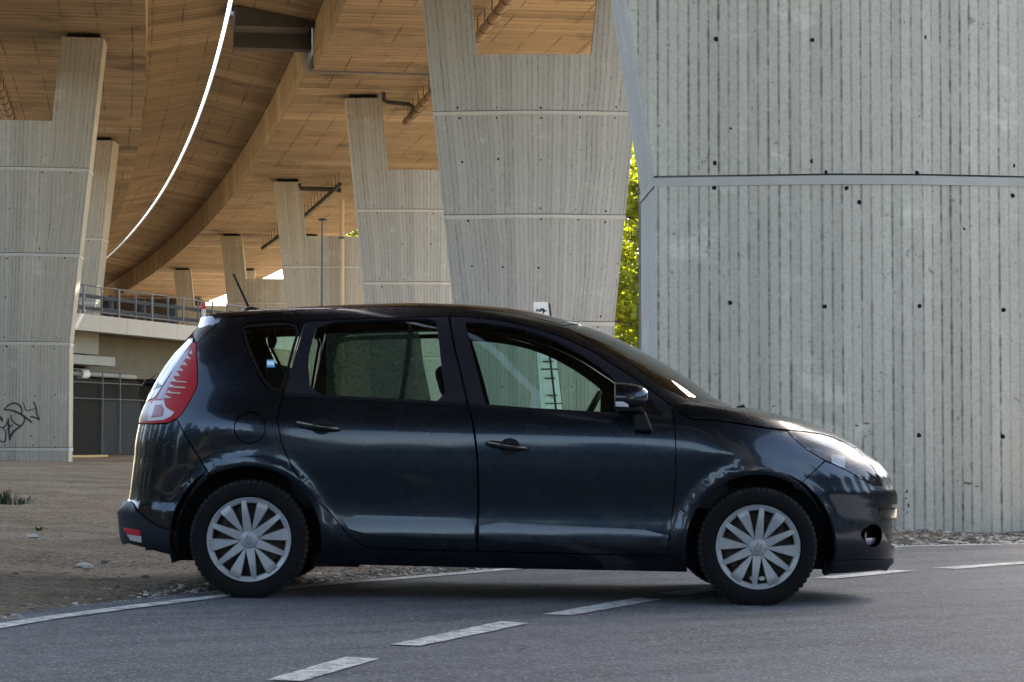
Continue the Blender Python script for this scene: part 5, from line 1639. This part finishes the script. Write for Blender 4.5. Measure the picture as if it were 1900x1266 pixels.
# --- wing mirrors
for sgn, d in ((-1, fdoor[0]), (1, fdoor[1])):
    c = loc_at(1141, 740, -1.0); hx = loc_at(1201, 740, -1.0)
    x0, x1, zc = c[0], hx[0], loc_at(1170, 741, -1.0)[2]
    mb = MB(); vs, fs, seg, n = [], [], 22, 12
    for i in range(n):
        t = i / (n - 1)
        x = x0 + (x1 - x0) * math.sin(t * math.pi / 2)
        k = max(.02, math.cos(t * math.pi / 2) ** .48)
        for j in range(seg):
            a = 2 * math.pi * j / seg
            cy, cz_ = math.cos(a), math.sin(a)
            py = .105 * math.copysign(abs(cy) ** .75, cy) * k
            pz = (.088 if cz_ > 0 else .058) * math.copysign(abs(cz_) ** .75, cz_) * (k if cz_ > 0 else max(k, .25 * (1 - t)))
            vs.append((x + .012 * pz / .07 * t, sgn * (.985 + py), zc + pz))
    for i in range(n - 1):
        for j in range(seg):
            fs.append((i * seg + j, i * seg + (j + 1) % seg, (i + 1) * seg + (j + 1) % seg, (i + 1) * seg + j))
    fs.append(tuple(range(seg))); fs.append(tuple((n - 1) * seg + j for j in range(seg)))
    mb.add(vs, fs)
    mir = mb.build("wing_mirror", M['paint'], d, smooth=True, angle=60)
    a_, b_2 = loc_at(1174, 768, -.95), loc_at(1212, 801, -.95)
    mb = MB()
    mb.prism([(a_[0], a_[2]), (loc_at(1197, 764, -.95)[0], loc_at(1197, 764, -.95)[2]), (b_2[0], b_2[2]), (loc_at(1178, 800, -.95)[0], b_2[2])], sgn * .86, sgn * .985)
    o = mb.build("mirror_foot", M['black'], d); bv = o.modifiers.new("bevel", 'BEVEL'); bv.width = .012; bv.segments = 3
    mb = MB(); mb.prism([(x0 + .012, zc - .060), (x1 - .022, zc - .058), (x1 - .05, zc - .036), (x0 + .012, zc - .04)], sgn * .88, sgn * 1.05); mb.build("mirror_base", M['black'], d)
    q = [loc_at(*v, -1.10) for v in ((1142.5, 745), (1157, 745.5), (1165, 750), (1167.5, 756), (1142.5, 755))]
    mb = MB(); mb.prism([(p_[0], p_[2]) for p_ in q], sgn * 1.06, sgn * 1.094)
    o = mb.build("mirror_indicator", wfr, d); bv = o.modifiers.new("bevel", 'BEVEL'); bv.width = .006; bv.segments = 2

# --- aerial and windscreen wiper nub
p = loc_at(470, 573, 0)
mb = MB(); vs = []
mb.prism([(p[0] - .055, 1.560), (p[0] - .045, 1.590), (p[0] - .02, 1.602), (p[0] + .02, 1.596), (p[0] + .085, 1.570)], -.022, .022)
an = mb.build("aerial", M['black'], CAR)
bv = an.modifiers.new("bevel", 'BEVEL'); bv.width = .008; bv.segments = 3
a, b = loc_at(461, 569, 0), loc_at(433.5, 508.5, 0)
mb = MB(); mb.tube([a, b], [.0085, .006], 8); mb.build("aerial_rod", M['black'], an)
p = loc_at(1377, 757, -.1); mb = MB(); mb.tube([p + np.array([-.03, 0, -.005]), p + np.array([.01, 0, .006]), p + np.array([.02, 0, -.005])], [.012, .014, .008], 8); mb.build("washer_jet", M['black'], CAR)

# --- wheels
def wheel(wx, sgn, rot, flip=False):
    w_ = empty("wheel", (wx, sgn * .79, WZ), (0, 0, 0 if sgn < 0 else math.pi)); w_.parent = CAR
    # local: outer face at -y
    mb = MB()
    prof = [(.215, .075), (.222, .088), (.228, -.088), (.236, -.098), (.252, -.1035), (.272, -.105), (.290, -.1025), (.301, -.096), (.309, -.088), (.3155, -.076), (.318, -.06), (.319, 0.0), (.318, .06), (.313, .08), (.300, .095), (.27, .103), (.235, .095)]
    def fn(k, j, r, h_):
        blk = (k % 4) in (0, 1, 2)
        if 7 <= j <= 13 and not blk: r = r - .007
        if j == 6: r = r + (.0015 if (k // 4) % 2 else 0)
        return r, h_
    mb.revolve(prof, 240, fn=fn, closed=True)
    mb.v = [(a, b, max(c, -WZ + .001)) for a, b, c in mb.v]
    m_t = M.get('tyre')
    mb.build("tyre", M['tyre'], w_, smooth=True, angle=28)
    mb = MB(); mb.revolve([(0, -.035), (.06, -.04), (.12, -.045), (.185, -.03), (.205, -.07), (.224, -.085), (.224, .06), (.2, .06)], 40)
    for k in range(10):
        a = 2 * math.pi * k / 10; mb.tube([(.155 * math.cos(a), -.055, .155 * math.sin(a)), (.155 * math.cos(a), -.03, .155 * math.sin(a))], .018, 10)
    mb.build("steel_wheel", M['steel'], w_, smooth=True, angle=35)
    hc = empty("hubcap", (0, 0, 0), (0, -R_(rot), 0)); hc.parent = w_
    mb = MB()
    mb.revolve([(.1935, -.070), (.1945, -.083), (.199, -.0885), (.214, -.0925), (.2215, -.0945), (.2245, -.0925), (.226, -.086), (.222, -.080), (.2, -.070)], 72, closed=True)
    def ys(r): return -.0965 + .028 * (1 - min(1, r / .2)) ** 1.3 * 0.0 - .002 * (r / .2) + (.012 * (1 - r / .2))
    def spoke(a, prof_):
        """prof_: (r, half width); raised bar with bevelled flanks"""
        vs, fs = [], []
        for r, hw in prof_:
            y = ys(r) + (.0065 if r > .2 else 0)
            for (t, dy) in ((-1.0, .012), (-.86, .0), (.86, .0), (1.0, .012)):
                vs.append((r, y + dy + (.004 if abs(t) == 1 else 0), hw * t))
        n = len(prof_)
        for i in range(n - 1):
            for j in range(3):
                fs.append((i * 4 + j, i * 4 + j + 1, (i + 1) * 4 + j + 1, (i + 1) * 4 + j))
        fs += [tuple(range(4))[::-1], tuple((n - 1) * 4 + j for j in range(4))]
        ca, sa = math.cos(a), math.sin(a)
        mb.add([(x * ca - z * sa, y, x * sa + z * ca) for x, y, z in vs], fs)
    for k in range(6):
        spoke(R_(9 + 60 * k + 30), [(.030, .030), (.055, .0265), (.12, .021), (.185, .0155), (.2005, .0145), (.212, .0135)])
        spoke(R_(9 + 60 * k), [(.055, .004), (.075, .011), (.12, .021), (.17, .031), (.198, .0345), (.210, .034)])
    mb.revolve([(.0, -.096), (.037, -.096), (.046, -.092), (.050, -.078)], 36)
    mb.build("cover", M['silver'], hc, smooth=True, angle=30)
    # raised emblem: hexagonal plate with a hollow diamond
    mb = MB()
    hexa = [(-.018, .0), (-.012, .0215), (.012, .0215), (.018, 0), (.012, -.0215), (-.012, -.0215)]
    mb.prism(hexa, -.0955, -.0985)
    eb = mb.build("emblem_plate", simple("emblem_grey", (.15, .155, .17), .4, .3), hc)
    mb = MB()
    A_ = [(0, .0195), (.0135, 0), (0, -.0195), (-.0135, 0)]; B_ = [(0, .0085), (.0055, 0), (0, -.0085), (-.0055, 0)]
    vs = [(a, -.1015, b) for a, b in A_] + [(a, -.1015, b) for a, b in B_] + [(a * 1.05, -.0982, b * 1.05) for a, b in A_] + [(a, -.0982, b) for a, b in B_]
    fs = []
    for i in range(4):
        j = (i + 1) % 4
        fs += [(i, j, 4 + j, 4 + i), (8 + i, 8 + j, j, i), (4 + i, 4 + j, 12 + j, 12 + i)]
    mb.add(vs, fs); mb.build("emblem_diamond", M['silver'], hc)
    if sgn < 0 and wx > 0:
        mb = MB()  # two pale ovals low on the steel wheel
        for dx in (-.024, .024):
            mb.revolve([(0, -.075), (.017, -.075), (.019, -.06)], 14); k0 = len(mb.v) - 42
            for i in range(k0, len(mb.v)):
                x, y, z = mb.v[i]; mb.v[i] = (x + dx, y, z * .62 - .166)
        mb.build("pale_oval", simple("oval_pale", (.55, .55, .5), .6), w_)
    return w_
tm = NM("tyre_rubber")
o_ = tm.obj(); nz = tm.noise(o_, 14, 6, .7); fz = tm.noise(o_, 130, 4, .7)
sep = tm.n("ShaderNodeSeparateXYZ"); tm.t.links.new(o_, sep.inputs[0])
rad = tm.math('SQRT', tm.math('ADD', tm.math('MULTIPLY', sep.outputs[0], sep.outputs[0]), tm.math('MULTIPLY', sep.outputs[2], sep.outputs[2])))
dust = tm.math('MULTIPLY', tm.ramp(rad, [(.298, 0.0), (.306, 1.0)]), tm.ramp(nz, [(.35, .25), (.65, 1.0)]))
col = tm.mix(tm.math('MULTIPLY', dust, .55), tm.mix(nz, (.005, .005, .006), (.010, .010, .011)), (.06, .056, .052))
tm.p(Base_Color=col, Roughness=.85, Specular_IOR_Level=.12)
ringb = tm.math('SINE', tm.math('MULTIPLY', rad, 420.0))
tm.bump(tm.math('ADD', tm.math('MULTIPLY', fz, .5), tm.math('MULTIPLY', ringb, .35)), .4, .003)
M['tyre'] = tm.mat
wheel(-WX, -1, 0); wheel(WX, -1, -14); wheel(-WX, 1, 20); wheel(WX, 1, 40)
